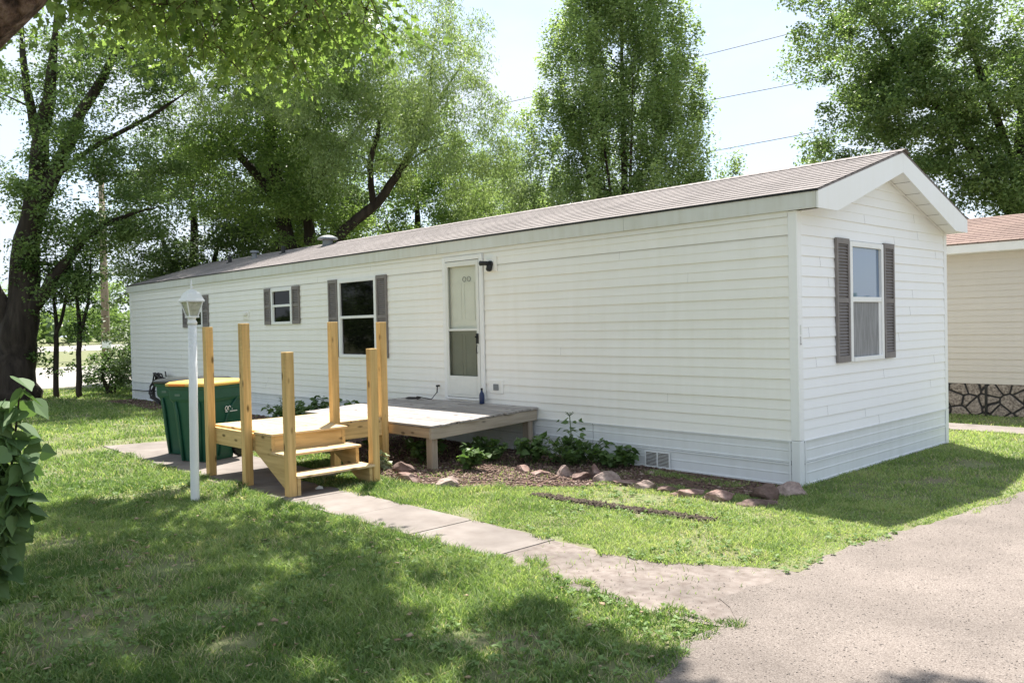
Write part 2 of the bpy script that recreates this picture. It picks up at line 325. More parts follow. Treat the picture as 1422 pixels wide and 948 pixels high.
sheet('bare_rut', RUT, .007, MT['rut'], .02, .06, 7)
sheet('neighbour_path', [(-14,5.30),(1.76,5.30),(1.76,6.05),(-14,6.05)], .012, MT['concrete'])
sheet('gravel_lane', [(-46,-60),(-26,-60),(-25,60),(-44,60)], .010, MT['lane'], .3, 1.5, 8)
sheet('road', [(-150,-300),(-96,-300),(-90,300),(-140,300)], .020, MT['lane'])

# ------------------------------------------------------------------ the white mobile home
XL, W_, ZE = -18.30, 3.93, 2.74
home = empty('mobile_home', (-9.15, 1.965, 0), 'long white vinyl sided mobile home with brown shingle roof and taupe shutters', 'mobile home')
def siding(mb, s0, s1, z0, z1, P, openings=(), h=.1016, clip=None, seams=0, seed=1):
    """lapped courses; P(s, z, out) -> xyz ; clip(z)->(smin,smax)"""
    rng = random.Random(seed); z = z0; kc = 0
    while z < z1-1e-6:
        OA, OB = ((.016, .006), (.013, .002))[kc % 2]; kc += 1
        zt = min(z+h, z1); br = sorted({z, zt, *[v for o in openings for v in (o[2], o[3]) if z < v < zt]})
        ct = sorted(rng.uniform(s0, s1) for _ in range(seams))
        for a, b in zip(br[:-1], br[1:]):
            lo, hi = (s0, s1) if clip is None else (max(s0, clip(a)[0]), min(s1, clip(a)[1]))
            iv = [(lo, hi)]
            for o in openings:
                if o[2] < b-1e-6 and o[3] > a+1e-6:
                    nv = []
                    for p, q in iv:
                        if o[1] <= p or o[0] >= q: nv.append((p, q)); continue
                        if o[0] > p: nv.append((p, o[0]))
                        if o[1] < q: nv.append((o[1], q))
                    iv = nv
            for p, q in iv:
                cs = [p] + [c for c in ct if p+.1 < c < q-.1] + [q]
                for i, (c, d) in enumerate(zip(cs[:-1], cs[1:])):
                    e = .0015*(i % 2); oa = OA+(OB-OA)*(a-z)/h + e; ob = OA+(OB-OA)*(b-z)/h + e
                    if clip is None: c2, d2 = c, d
                    else:
                        k = clip(b); c2, d2 = max(c, min(k[0], k[1])), min(d, max(k[0], k[1]))
                        if i > 0: c2 = c
                        if i < len(cs)-2: d2 = d
                        if d2 < c2: c2 = d2 = (c2+d2)/2
                    mb.add([P(c, a, oa), P(d, a, oa), P(d2, b, ob), P(c2, b, ob)], [(0,1,2,3)])
                    if abs(a-z) < 1e-6: mb.add([P(c, a, 0), P(d, a, 0), P(d, a, oa), P(c, a, oa)], [(0,1,2,3)])
        z = zt
    return mb
WIN = {'a': (-8.32,-7.21,1.20,2.49), 'b': (-10.70,-9.93,1.79,2.45), 'c': (-14.62,-13.86,1.79,2.45)}
DOOR = (-5.47,-4.64,.63,2.63)
PF = lambda s, z, o: (s, -o, z)
mb = siding(MB(), XL+.05, -.07, .458, ZE, PF, [*WIN.values(), DOOR], seams=2, seed=4); mb.build('wall', MT['siding'], home)
PB = lambda s, z, o: (s, W_+o, z)
siding(MB(), XL+.05, -.05, .458, ZE, PB, seams=1).build('wall', MT['siding'], home)
ztop = lambda y: 2.72 + .300*(min(y, W_-y))
def gclip(z):
    if z <= 2.72: return (0, W_)
    d = (z-2.72)/.300; return (min(d, W_/2), max(W_-d, W_/2))
GW = (1.12,1.94,1.20,2.47)
siding(MB(), .055, W_-.05, .458, 3.30, lambda s, z, o: (o, s, z), [GW], clip=gclip, seams=1, seed=9).build('wall', MT['siding_end'], home)
siding(MB(), .05, W_-.05, .458, 3.29, lambda s, z, o: (XL-o, s, z), clip=gclip, seams=1).build('wall', MT['siding_end'], home)
mb = MB(); mb.box((XL+.03,.06,.02), (-.03,W_-.06,2.68)); mb.prism([(.06,2.68),(W_-.06,2.68),(W_/2,3.25)], 0, XL+.03, -.03)
mb.build('core', MT['black'], home)
# corner posts: L shaped mouldings
def corner(x, y, sx, sy, z0, z1):
    m = MB(); t = .019; w_ = .075
    xa, xb = sorted((x + sx*t, x - sx*w_)); ya, yb = sorted((y + sy*t, y + sy*.0005)); m.box((xa, ya, z0), (xb, yb, z1))
    xa, xb = sorted((x + sx*t, x + sx*.0005)); ya, yb = sorted((y, y - sy*w_)); m.box((xa, ya, z0), (xb, yb, z1)); return m
for (x, y, sx, sy) in ((0,0,1,-1), (0,W_,1,1), (XL,0,-1,-1), (XL,W_,-1,1)):
    corner(x, y, sx, sy, .46, 2.72).build('corner_trim', MT['trim'], home, bevel=.004)
    corner(x, y, sx*1.0, sy, .0, .457).build('corner_trim', MT['skirt'], home, bevel=.004)
# frieze strip under the soffit and bottom starter rail
mb = MB(); mb.box((XL+.06,-.020,2.668), (-.08,-.0145,2.722)); mb.build('frieze_board', MT['trim'], home)
# skirting: two ribbed bands
def skirt(s0, s1, P, m):
    for z0, z1 in ((.005,.232),(.236,.452)):
        prof = [(z0,.012),(z0+.02,.014),(z0+.024,.006),(z0+.112,.006),(z0+.117,.009),(z0+.127,.009),(z0+.132,.006),(z1-.02,.006),(z1-.016,.018),(z1,.018),(z1,.0)]
        n = max(1, int(abs(s1-s0)/2.4)); ss = np.linspace(s0, s1, n+1)
        for i in range(n):
            a, b = ss[i] + .003, ss[i+1] - .0; e = .002*(i % 2)
            for (za, oa), (zb, ob) in zip(prof[:-1], prof[1:]):
                m.add([P(a,za,oa+e), P(b,za,oa+e), P(b,zb,ob+e), P(a,zb,ob+e)], [(0,1,2,3)])
    return m
sk = skirt(XL+.07, -.08, PF, MB()); skirt(.08, W_-.08, lambda s, z, o: (o, s, z), sk); skirt(.08, W_-.08, lambda s, z, o: (XL-o, s, z), sk); skirt(XL+.07, -.08, PB, sk)
skirting = sk.build('skirting', MT['skirt'], home)
mb = MB()
for (a, b) in (((XL+.076,-.026,.450),(-.0755,-.0005,.4575)),): mb.box(a, b)
mb.box((.0005,.0755,.450), (.026,W_-.0755,.4575)); mb.box((-.098,-.024,.02), (-.078,-.0195,.449)); mb.box((.0195,.078,.02),(.024,.098,.449))
mb.build('skirting_rail', MT['skirt'], home)
v = MB(); v.box((-1.88,-.030,.015), (-1.53,-.021,.035)); v.box((-1.88,-.030,.185), (-1.53,-.021,.20)); v.box((-1.88,-.030,.035), (-1.865,-.021,.185)); v.box((-1.545,-.030,.035), (-1.53,-.021,.185)); v.box((-1.712,-.030,.035), (-1.698,-.021,.185))
for k in range(9):
    z = .046 + k*.0155
    v.obox((-1.705,-.026,z), (.32,.012,.003), Matrix.Rotation(-.6, 3, 'X'))
v.build('vent_grille', MT['white'], skirting)
v = MB(); v.box((-1.865,-.0205,.035), (-1.545,-.0195,.185)); v.build('vent_opening', MT['rut'], skirting)
# roof
rz = lambda y: 2.895 + (min(y, W_-y)+.05)*.305
xa, xb = XL-.10, .262
RI = rz(W_/2)
def roof_half(sg):
    m = MB(); n = 14; ys = np.linspace(-.065, W_/2, n+1)
    for i in range(n):                                             # shingle courses with a real step
        y0, y1 = ys[i], ys[i+1]; z0, z1 = rz(y0)+.012, rz(y1)+.004
        Y0, Y1 = (y0, y1) if sg < 0 else (W_-y0, W_-y1)
        m.add([(xa,Y0,z0),(xb,Y0,z0),(xb,Y1,z1),(xa,Y1,z1)], [(0,1,2,3)]); m.add([(xa,Y0,z0-.009),(xb,Y0,z0-.009),(xb,Y0,z0),(xa,Y0,z0)], [(0,1,2,3)])
    return m
rf = roof_half(-1); t = roof_half(1); rf.add(t.v, t.f)
rf.prism([(-.05,2.878),(W_/2,RI-.02),(W_+.05,2.878),(W_+.05,2.891),(W_/2,RI-.003),(-.05,2.891)], 0, xa, xb)
roof = rf.build('roof', MT['roof'], home)
rc = MB(); k = 0; x = xa
while x < xb-.01:
    x2 = min(x+.14, xb); rc.add([(x,W_/2-.13,RI-.022),(x2+.03,W_/2-.13,RI-.027),(x2+.03,W_/2,RI+.018),(x,W_/2,RI+.024),(x2+.03,W_/2+.13,RI-.027),(x,W_/2+.13,RI-.022)], [(0,1,2,3),(3,2,4,5)]); x = x2
rc.build('ridge_cap', MT['roof'], roof)
# drip edge, fascia, soffit
m = MB(); m.box((xa,-.069,2.880), (xb+.004,-.056,2.899)); m.build('drip_edge', MT['black'], roof)
fj = [xa, -14.6, -10.2, -5.58, -2.1, xb-.022]
fb = MB()
for a, b in zip(fj[:-1], fj[1:]): fb.box((a+.002,-.055,2.722), (b-.002,-.037,2.877))
fb.build('eave_fascia', MT['fascia'], home)
fb = MB(); fb.box((xa,W_+.037,2.722), (xb-.022,W_+.055,2.877)); fb.build('eave_fascia', MT['fascia'], home)
fb = MB(); fb.box((xa+.02,-.036,2.724), (xb-.024,-.003,2.734)); fb.box((xa+.02,W_+.003,2.724), (xb-.024,W_+.036,2.734)); fb.build('soffit', MT['trim'], home)
rake = [(-.052,2.876),(-.052,2.716),(.36,2.716),(W_/2,3.268),(W_-.36,2.716),(W_+.052,2.716),(W_+.052,2.876),(W_/2,RI-.024)]
for x0, x1 in ((xb-.021, xb-.001), (xa+.001, xa+.021)):
    m = MB()
    for sgn in (0, 1):                                               # two boards meeting at the ridge
        q = [rake[7], rake[0], rake[1], rake[2], rake[3]] if sgn == 0 else [rake[3], rake[4], rake[5], rake[6], rake[7]]
        q = [((min(y, W_/2-.0012) if sgn == 0 else max(y, W_/2+.0012)), z) for y, z in q]
        m.prism(q, 0, x0, x1)
    m.build('rake_fascia', MT['trim'], home)
m = MB()
for i in range(12):                                                  # rake soffit panels with a step at each joint
    for side in (0, 1):
        y0, y1 = W_/2*i/12, W_/2*(i+1)/12; e = .004*(i % 2)
        Y = (lambda y: y) if side == 0 else (lambda y: W_-y)
        m.add([(.001,Y(y0),ztop(y0)-.006-e),(xb-.022,Y(y0),ztop(y0)-.006-e),(xb-.022,Y(y1),ztop(y1)-.006-e),(.001,Y(y1),ztop(y1)-.006-e)], [(0,1,2,3)])
m.build('rake_soffit', MT['siding_end'], home)
m = MB(); 
for side in (0, 1):
    Y = (lambda y: y) if side == 0 else (lambda y: W_-y)
    m.tube([(.02,Y(.06),ztop(.06)-.022),(.02,Y(W_/2-.01),ztop(W_/2)-.022)], .009, 6)
m.build('soffit_moulding', MT['trim'], home)
# windows
def win_front(x0, x1, z0, z1, rail, pm, pl):
    f = MB(); t = .05; y0, y1 = -.036, .006
    f.box((x0-.012,y0,z0-.012), (x0+t,y1,z1+.012)); f.box((x1-t,y0,z0-.012), (x1+.012,y1,z1+.012))
    f.box((x0+t,y0,z1-t), (x1-t,y1,z1+.012)); f.box((x0+t,y0-.008,z0-.012), (x1-t,y1,z0+t-.01)); f.box((x0+t,y0+.006,rail-.022), (x1-t,y1,rail+.022))
    f.box((x0+t,y0+.012,z0+t-.01), (x0+t+.022,y1,rail-.022)); f.box((x1-t-.022,y0+.012,z0+t-.01), (x1-t,y1,rail-.022))
    w_ = f.build('window', MT['white'], home, bevel=.003)
    p = MB(); p.box((x0+t,-.004,rail+.022), (x1-t,.004,z1-t)); p.build('pane', pm, w_)
    p = MB(); p.box((x0+t+.022,.0,z0+t-.01), (x1-t-.022,.005,rail-.022)); p.build('pane', pl, w_)
for key, rl in (('a',1.86),('b',2.13),('c',2.13)): win_front(*WIN[key], rl, MT['pane'], MT['pane'])
f = MB(); y0, y1, z0, z1 = GW; t = .045; X0, X1 = -.006, .036
f.box((X0,y0-.012,z0-.012),(X1,y0+t,z1+.012)); f.box((X0,y1-t,z0-.012),(X1,y1+.012,z1+.012)); f.box((X0,y0+t,z1-t),(X1,y1-t,z1+.012)); f.box((X0,y0+t,z0-.012),(X1+.012,y1-t,z0+t-.01)); f.box((X0,y0+t,1.83),(X1-.006,y1-t,1.885))
gw = f.build('window', MT['white'], home, bevel=.003)
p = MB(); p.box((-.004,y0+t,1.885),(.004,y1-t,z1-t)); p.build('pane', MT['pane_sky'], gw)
p = MB(); p.box((-.004,y0+t,z0+t-.01),(.010,y1-t,1.83)); p.build('insect_screen', MT['mesh_screen'], gw)
p = MB(); p.box((.0105,y1-t-.05,z0+t-.01),(.020,y1-t,1.83)); p.build('sash_stile', MT['white'], gw)
def shutter(P, s0, s1, z0, z1):
    """P(s, out, z) -> xyz"""
    m = MB(); fr = .035
    def bx(a0, a1, o0, o1, c0, c1):
        A, B = P(a0, o0, c0), P(a1, o1, c1); m.box([min(i, j) for i, j in zip(A, B)], [max(i, j) for i, j in zip(A, B)])
    bx(s0, s0+fr, .014, .040, z0, z1); bx(s1-fr, s1, .014, .040, z0, z1); bx(s0+fr, s1-fr, .014, .040, z0, z0+.07); bx(s0+fr, s1-fr, .014, .040, z1-.06, z1)
    zm = (z0+z1)/2; bx(s0+fr, s1-fr, .014, .038, zm-.025, zm+.025); bx(s0+fr, s1-fr, .014, .018, z0+.07, z1-.06)
    z = z0+.078
    while z < z1-.075:
        if abs(z-zm) > .04:
            A = [P(s0+fr, .036, z), P(s1-fr, .036, z), P(s1-fr, .0185, z+.024), P(s0+fr, .0185, z+.024), P(s0+fr, .030, z-.002), P(s1-fr, .030, z-.002)]
            m.add(A, [(0,1,2,3), (0,1,5,4)])
        z += .033
    m.build('shutter', MT['shutter'], home)
PS = lambda s, o, z: (s, -o, z); PG = lambda s, o, z: (o, s, z)
for s0, s1, z0, z1 in ((-8.64,-8.35,1.19,2.51), (-7.18,-6.90,1.19,2.51), (-10.98,-10.73,1.78,2.47), (-9.90,-9.64,1.78,2.47), (-14.91,-14.65,1.78,2.47), (-13.83,-13.55,1.78,2.47)): shutter(PS, s0, s1, z0, z1)
shutter(PG, .79, 1.085, 1.19, 2.50); shutter(PG, 1.965, 2.245, 1.19, 2.50)
# storm door with the panel door behind it
x0, x1, z0, z1 = DOOR
f = MB(); f.box((x0-.02,-.034,z0),(x0+.045,.055,z1+.03)); f.box((x1-.045,-.034,z0),(x1+.02,.055,z1+.03)); f.box((x0+.045,-.034,z1-.035),(x1-.045,.055,z1+.03)); f.box((x0+.045,-.045,z0-.006),(x1-.045,.055,z0+.022))
f.box((x1+.021,-.026,z0),(x1+.036,-.0145,z1+.03))
dfr = f.build('door_frame', MT['white'], home, bevel=.003)
d = MB(); a, b = x0+.05, x1-.05; c, e = z0+.03, z1-.045; ya, yb = -.040, -.016; st = .055
d.box((a,ya,c),(a+st,yb,e)); d.box((b-st,ya,c),(b,yb,e)); d.box((a+st,ya,e-.07),(b-st,yb,e)); d.box((a+st,ya,c),(b-st,yb,c+.30)); d.box((a+st,ya+.004,1.60),(b-st,yb-.002,1.63))
d.box((a+st+.02,ya-.005,c+.04),(b-st-.02,ya-.0005,c+.27))
door = d.build('storm_door', MT['doorpaint'], home, bevel=.003)
p = MB(); p.add([(a+st,-.028,1.63),(b-st,-.028,1.63),(b-st,-.028,e-.07),(a+st,-.028,e-.07)], [(0,1,2,3)]); p.build('glass', MT['glass'], door)
p = MB(); p.add([(a+st,-.028,c+.30),(b-st,-.028,c+.30),(b-st,-.028,1.60),(a+st,-.028,1.60)], [(0,1,2,3)]); p.build('screen', MT['screen'], door)
h = MB(); h.box((b-.05,-.062,1.42),(b-.015,-.041,1.56)); h.box((b-.045,-.085,1.50),(b-.025,-.062,1.525)); h.tube([(b-.03,-.06,1.40),(b-.03,-.075,1.34),(b-.03,-.06,1.28)], .006, 6); h.build('handle', MT['black'], door)
i = MB(); i.box((a-.001,.022,c),(b+.001,.054,e+.005))
for (u0, u1, w0, w1) in ((.12,.33,1.75,2.28),(.40,.62,1.75,2.28),(.12,.33,.85,1.55),(.40,.62,.85,1.55)):
    i.box((a+u0-.05,.016,w0),(a+u0-.035,.0215,w1)); i.box((a+u1-.05,.016,w0),(a+u1-.035,.0215,w1)); i.box((a+u0-.035,.016,w1-.015),(a+u1-.05,.0215,w1)); i.box((a+u0-.035,.016,w0),(a+u1-.05,.0215,w0+.015))
idr = i.build('inner_door', MT['doorpaint'], home)
q = MB()
for cx in (-.05, .05):
    q.tube([(a+.42+cx+.035*math.cos(2*PI*k/12), .012, 2.33+.035*math.sin(2*PI*k/12)) for k in range(13)], .004, 5, False)
q.build('door_knocker', MT['pvc'], idr)
# porch light, outlets, vents, taps
m = MB(); m.box((-4.58,-.030,2.40),(-4.32,-.0005,2.60)); bp = m.build('light_block', MT['siding'], home, bevel=.004)
m = MB(); m.tube([(-4.43,-.031,2.50),(-4.43,-.06,2.50)], .046, 14); m.tube([(-4.43,-.06,2.50),(-4.46,-.10,2.512),(-4.54,-.13,2.515)], [.032,.03,.035], 12); m.tube([(-4.43,-.045,2.50),(-4.43,-.075,2.42),(-4.43,-.08,2.405)], [.042,.04,.025], 12); m.build('porch_light', MT['black'], home, True)
m = MB(); m.box((-4.52,-.028,.74),(-4.25,-.0005,.92)); ob = m.build('outlet_block', MT['siding'], home, bevel=.004)
m = MB(); m.box((-4.43,-.045,.785),(-4.33,-.0285,.87)); m.build('outlet_cover', MT['pvc'], home, bevel=.006)
m = MB(); m.box((-11.92,-.03,1.90),(-11.66,-.0005,2.06)); m.box((-11.87,-.075,1.985),(-11.71,-.031,2.04)); m.build('exhaust_vent', MT['siding'], home, bevel=.004)
m = MB(); m.tube([(-5.64,-.015,.80),(-5.64,-.07,.80)], .014, 8); m.tube([(-5.64,-.05,.80),(-5.64,-.06,.70)], .009, 6); m.build('faucet', MT['black'], home)
m = MB(); m.tube([(-4.61,-.03,.66),(-4.61,-.03,2.62)], .008, 6); m.build('door_wire', MT['trim'], home)
for (x, y, kind) in ((-15.6,1.45,0), (-14.3,1.45,1), (-11.6,1.78,2), (-13.2,1.6,0)):
    m = MB(); zz = rz(y)
    if kind == 0: m.lathe((x,y,zz-.03), [(.10,0),(.09,.03),(.045,.05),(.043,.20),(.03,.20)], 12)
    elif kind == 1: m.lathe((x,y,zz-.03), [(.11,0),(.06,.05),(.055,.17),(.11,.175),(.10,.215),(.02,.225)], 14)
    else: m.lathe((x,y,zz-.03), [(.15,0),(.11,.05),(.105,.15),(.22,.155),(.20,.195),(.10,.235),(.02,.245)], 18)
    m.build('roof_vent', MT['pvc'] if kind else MT['black'], home, False)
m = MB(); m.box((.0195,.018,1.505),(.0212,.040,1.60)); m.build('house_number_sticker', MT['fascia'], home)
m = MB(); m.box((.0214,.023,1.42),(.0226,.029,1.49)); m.box((.0214,.018,1.405),(.0226,.036,1.4195)); m.build('house_number_mark', MT['shutter'], home)

# ------------------------------------------------------------------ neighbour's home
nb = empty('neighbour_home', (-4.5, 9.5, 0), 'beige sided home with red shingle roof and dark jointed stone skirting', 'mobile home')
siding(MB(), -14, 1.3, .53, 2.68, lambda s, z, o: (s, 7.4-o, z), seams=2, seed=3).build('wall', MT['siding_n'], nb)
m = MB(); m.box((-13.98,7.41,.02),(1.28,11.6,2.68)); m.prism([(7.41,2.68),(11.6,2.68),(9.5,3.3)], 0, -13.98, 1.28); m.build('wall', MT['siding_n'], nb)
m = MB(); m.box((-13.97,7.385,.0),(1.27,7.408,.525)); ns = m.build('stone_skirting', MT['stone'], nb)
for k in range(-10, 2):
    m = MB(); m.box((k*1.22-.59-.02,7.372,.0),(k*1.22-.59+.02,7.3845,.525)); m.build('skirting_joint', MT['black'], ns)
m = MB(); m.box((-14.3,7.10,2.68),(1.6,7.12,2.82)); m.box((-14.3,7.121,2.672),(1.6,7.392,2.682)); m.build('eave_fascia', MT['fascia_n'], nb)
m = MB(); n = 15; ys = np.linspace(7.08, 9.5, n+1); zz = lambda y: 2.825 + (y-7.08)*.268
for i in range(n): m.add([(-14.35,ys[i],zz(ys[i])+.012),(1.65,ys[i],zz(ys[i])+.012),(1.65,ys[i+1],zz(ys[i+1])+.003),(-14.35,ys[i+1],zz(ys[i+1])+.003)], [(0,1,2,3)]); m.add([(-14.35,ys[i],zz(ys[i])),(1.65,ys[i],zz(ys[i])),(1.65,ys[i],zz(ys[i])+.012),(-14.35,ys[i],zz(ys[i])+.012)], [(0,1,2,3)])
m.prism([(7.09,2.820),(9.5,zz(9.5)-.004),(11.92,2.820),(11.92,2.815),(9.5,zz(9.5)-.03),(7.09,2.812)], 0, -14.35, 1.65); m.build('roof', MT['roof_n'], nb)

# ------------------------------------------------------------------ new wooden landing with steps
land = empty('wooden_landing', (-4.6,-2.9,0), 'new yellow lumber landing with three steps and six bare upright posts', 'landing')
PW = .089
def post(x, y, z0, z1, tw=0):
    m = MB(); h = PW/2; c, s = math.cos(tw), math.sin(tw); v = []
    for z in (z0, z1):
        for a, b in ((-h,-h),(h,-h),(h,h),(-h,h)): v.append((x + c*a - s*b + (.006*random.uniform(-1,1) if z > 1 else 0), y + s*a + c*b, z))
    m.add(v, [(3,2,1,0),(4,5,6,7),(0,1,5,4),(1,2,6,5),(2,3,7,6),(3,0,4,7)]); return m
PZ = .59
for (x, y, z1) in ((-5.37,-3.60,1.72),(-4.43,-3.61,1.745),(-3.52,-3.60,1.445),(-4.40,-2.545,1.745),(-4.40,-1.87,1.735),(-3.53,-2.60,1.445)):
    post(x, y, .0, z1, random.uniform(-.02,.02)).build('post', MT['newz'], land, bevel=.004)
m = MB()
y = -3.50
for k in range(12):
    y1 = y + .138
    if y1 > -1.83: break
    m.box((-5.46,y,PZ-.026+random.uniform(-.001,.001)),(-4.36+random.uniform(-.003,.003),y1,PZ)); y = y1+.005
m.build('deck_board', MT['deckx'], land, bevel=.003)
m = MB(); m.box((-5.42,-3.555,PZ-.026-.19),(-4.385,-3.518,PZ-.0265)); m.box((-5.42,-3.517,PZ-.026-.001),(-4.385,-3.501,PZ-.001)); m.build('rim_board', MT['newx'], land, bevel=.003)
m = MB(); m.box((-4.45+.045,-3.49,PZ-.026-.19),(-4.45+.083,-1.84,PZ-.0265)); m.build('rim_board', MT['newy'], land, bevel=.003)
m = MB(); m.box((-5.455,-3.515,PZ-.026-.19),(-5.42,-1.84,PZ-.0265)); m.build('rim_board', MT['newy'], land, bevel=.003)
m = MB(); m.box((-5.418,-1.875,PZ-.026-.19),(-4.45,-1.84,PZ-.0265)); m.build('rim_board', MT['newx'], land, bevel=.003)
# stringers, treads, riser
def stringer(y0, y1):
    q = [(-4.365,PZ-.03),(-4.00,PZ-.03),(-4.00,.375),(-3.73,.375),(-3.73,.185),(-3.475,.185),(-3.475,.012),(-3.66,.012),(-4.365,.375)]
    m = MB(); m.prism([(x, z) for x, z in q], 1, y0, y1); return m
stringer(-3.55,-3.512).build('stringer', MT['newx'], land); stringer(-2.70,-2.662).build('stringer', MT['newx'], land)
def tread(xb_, xf, z, ya=-3.565, yb=-2.645):
    m = MB(); n = 2; w_ = (xf-xb_)/n
    for k in range(n): m.box((xb_+k*w_+.002, ya+random.uniform(-.004,.004), z-.026), (xb_+(k+1)*w_-.002, yb+random.uniform(-.004,.004), z)); 
    m.build('tread', MT['tready'], land, bevel=.004)
tread(-4.358,-3.965,PZ-.002); tread(-3.985,-3.70,.402); tread(-3.72,-3.445,.212)
m = MB(); m.box((-4.037,-3.51,.40),(-4.002,-2.702,PZ-.032)); m.build('riser', MT['newy'], land)
# ------------------------------------------------------------------ old weathered porch deck
od = empty('old_porch_deck', (-5,-.9,0), 'low weathered grey board porch deck below the storm door', 'deck')
zt = lambda y: .60 + .042*y
m = MB(); y = -.02; k = 0
while y > -1.74:
    y1 = max(y-.14, -1.775); xr = -3.58 + random.uniform(-.022, .02); xl = -6.45 + random.uniform(-.015,.015)
    dz = random.uniform(-.003,.003); cut = [xl, random.choice((-5.2,-4.9,-5.6)), xr]
    for a, b in zip(cut[:-1], cut[1:]):
        m.add([(a+.002,y1,zt(y1)-.026+dz),(b-.002,y1,zt(y1)-.026+dz),(b-.002,y,zt(y)-.026+dz),(a+.002,y,zt(y)-.026+dz),(a+.002,y1,zt(y1)+dz),(b-.002,y1,zt(y1)+dz),(b-.002,y,zt(y)+dz),(a+.002,y,zt(y)+dz)],
              [(3,2,1,0),(4,5,6,7),(0,1,5,4),(1,2,6,5),(2,3,7,6),(3,0,4,7)])
    y = y1-.007
m.build('deck_board', MT['oldx'], od, bevel=.004)
m = MB(); m.box((-6.42,-1.765,zt(-1.75)-.15),(-3.642,-1.727,zt(-1.75)-.032)); m.build('rim_board', MT['oldrx'], od, bevel=.003)
m = MB()
m.add([(x, yy, zt(yy)-d) for d in (.165,.031) for x, yy in ((-3.64,-1.765),(-3.603,-1.765),(-3.603,-.03),(-3.64,-.03))], [(3,2,1,0),(4,5,6,7),(0,1,5,4),(1,2,6,5),(2,3,7,6),(3,0,4,7)]); m.build('rim_board', MT['oldy'], od, bevel=.003)
m = MB(); m.add([(x, yy, zt(yy)-d) for d in (.165,.031) for x, yy in ((-6.42,-1.725),(-6.385,-1.725),(-6.385,-.03),(-6.42,-.03))], [(3,2,1,0),(4,5,6,7),(0,1,5,4),(1,2,6,5),(2,3,7,6),(3,0,4,7)]); m.build('rim_board', MT['oldy'], od)
for x, y in ((-3.70,-1.68),(-3.69,-.12),(-6.3,-1.68),(-6.3,-.12)):
    m = MB(); m.box((x-.055,y-.043,0),(x+.052,y+.043,zt(y)-.034)); m.build('leg', MT['oldz'], od, bevel=.004)

# ------------------------------------------------------------------ lamp post
lx, ly = -4.045, -4.35
lp = empty('lamp_post', (lx,ly,0), 'white post lantern with four sided glass head standing in the lawn', 'lamp post')
m = MB(); m.tube([(lx,ly,-.02),(lx+.006,ly,.02),(lx+.03,ly,.9),(lx+.06,ly,1.74)], [.044,.042,.041,.040], 18); m.build('pole', MT['white'], lp, True)
tx = lx+.062
m = MB(); m.lathe((tx,ly,1.735), [(.043,0),(.046,.02),(.040,.035),(.030,.05),(.038,.065),(.04,.075)], 16); m.build('collar', MT['white'], lp, True)
m = MB(); b0, b1 = .040, .076; za, zb = 1.815, 1.955
cs = [(-1,-1),(1,-1),(1,1),(-1,1)]
for sx, sy in cs: m.tube([(tx+sx*b0,ly+sy*b0,za),(tx+sx*b1,ly+sy*b1,zb)], .0065, 5)
m.box((tx-.05,ly-.05,za-.012),(tx+.05,ly+.05,za+.004)); m.box((tx-.09,ly-.09,zb),(tx+.09,ly+.09,zb+.008))
lf = m.build('lantern_frame', MT['white'], lp)
m = MB(); q0, q1 = b0-.004, b1-.004
m.add([(tx+sx*q0,ly+sy*q0,za+.005) for sx, sy in cs] + [(tx+sx*q1,ly+sy*q1,zb-.001) for sx, sy in cs], [(0,1,5,4),(1,2,6,5),(2,3,7,6),(3,0,4,7)]); m.build('lantern_glass', plain('seeded_glass', (.42,.41,.33), .25, var=.25, sc=30), lf)
m = MB(); lv = [(.094,.008),(.080,.035),(.062,.080),(.030,.112),(.015,.122)]; 
vv = [(tx+sx*r,ly+sy*r,zb+.0005+z) for r, z in lv for sx, sy in cs]
m.add(vv, [(4*i+k, 4*i+(k+1) % 4, 4*i+4+(k+1) % 4, 4*i+4+k) for i in range(4) for k in range(4)] + [(16,17,18,19)]); m.build('lantern_roof', MT['white'], lp)
m = MB(); m.lathe((tx,ly,zb+.121), [(.016,0),(.008,.012),(.014,.024),(.007,.036),(.009,.05),(.003,.095)], 10); m.build('finial', MT['white'], lp, True)

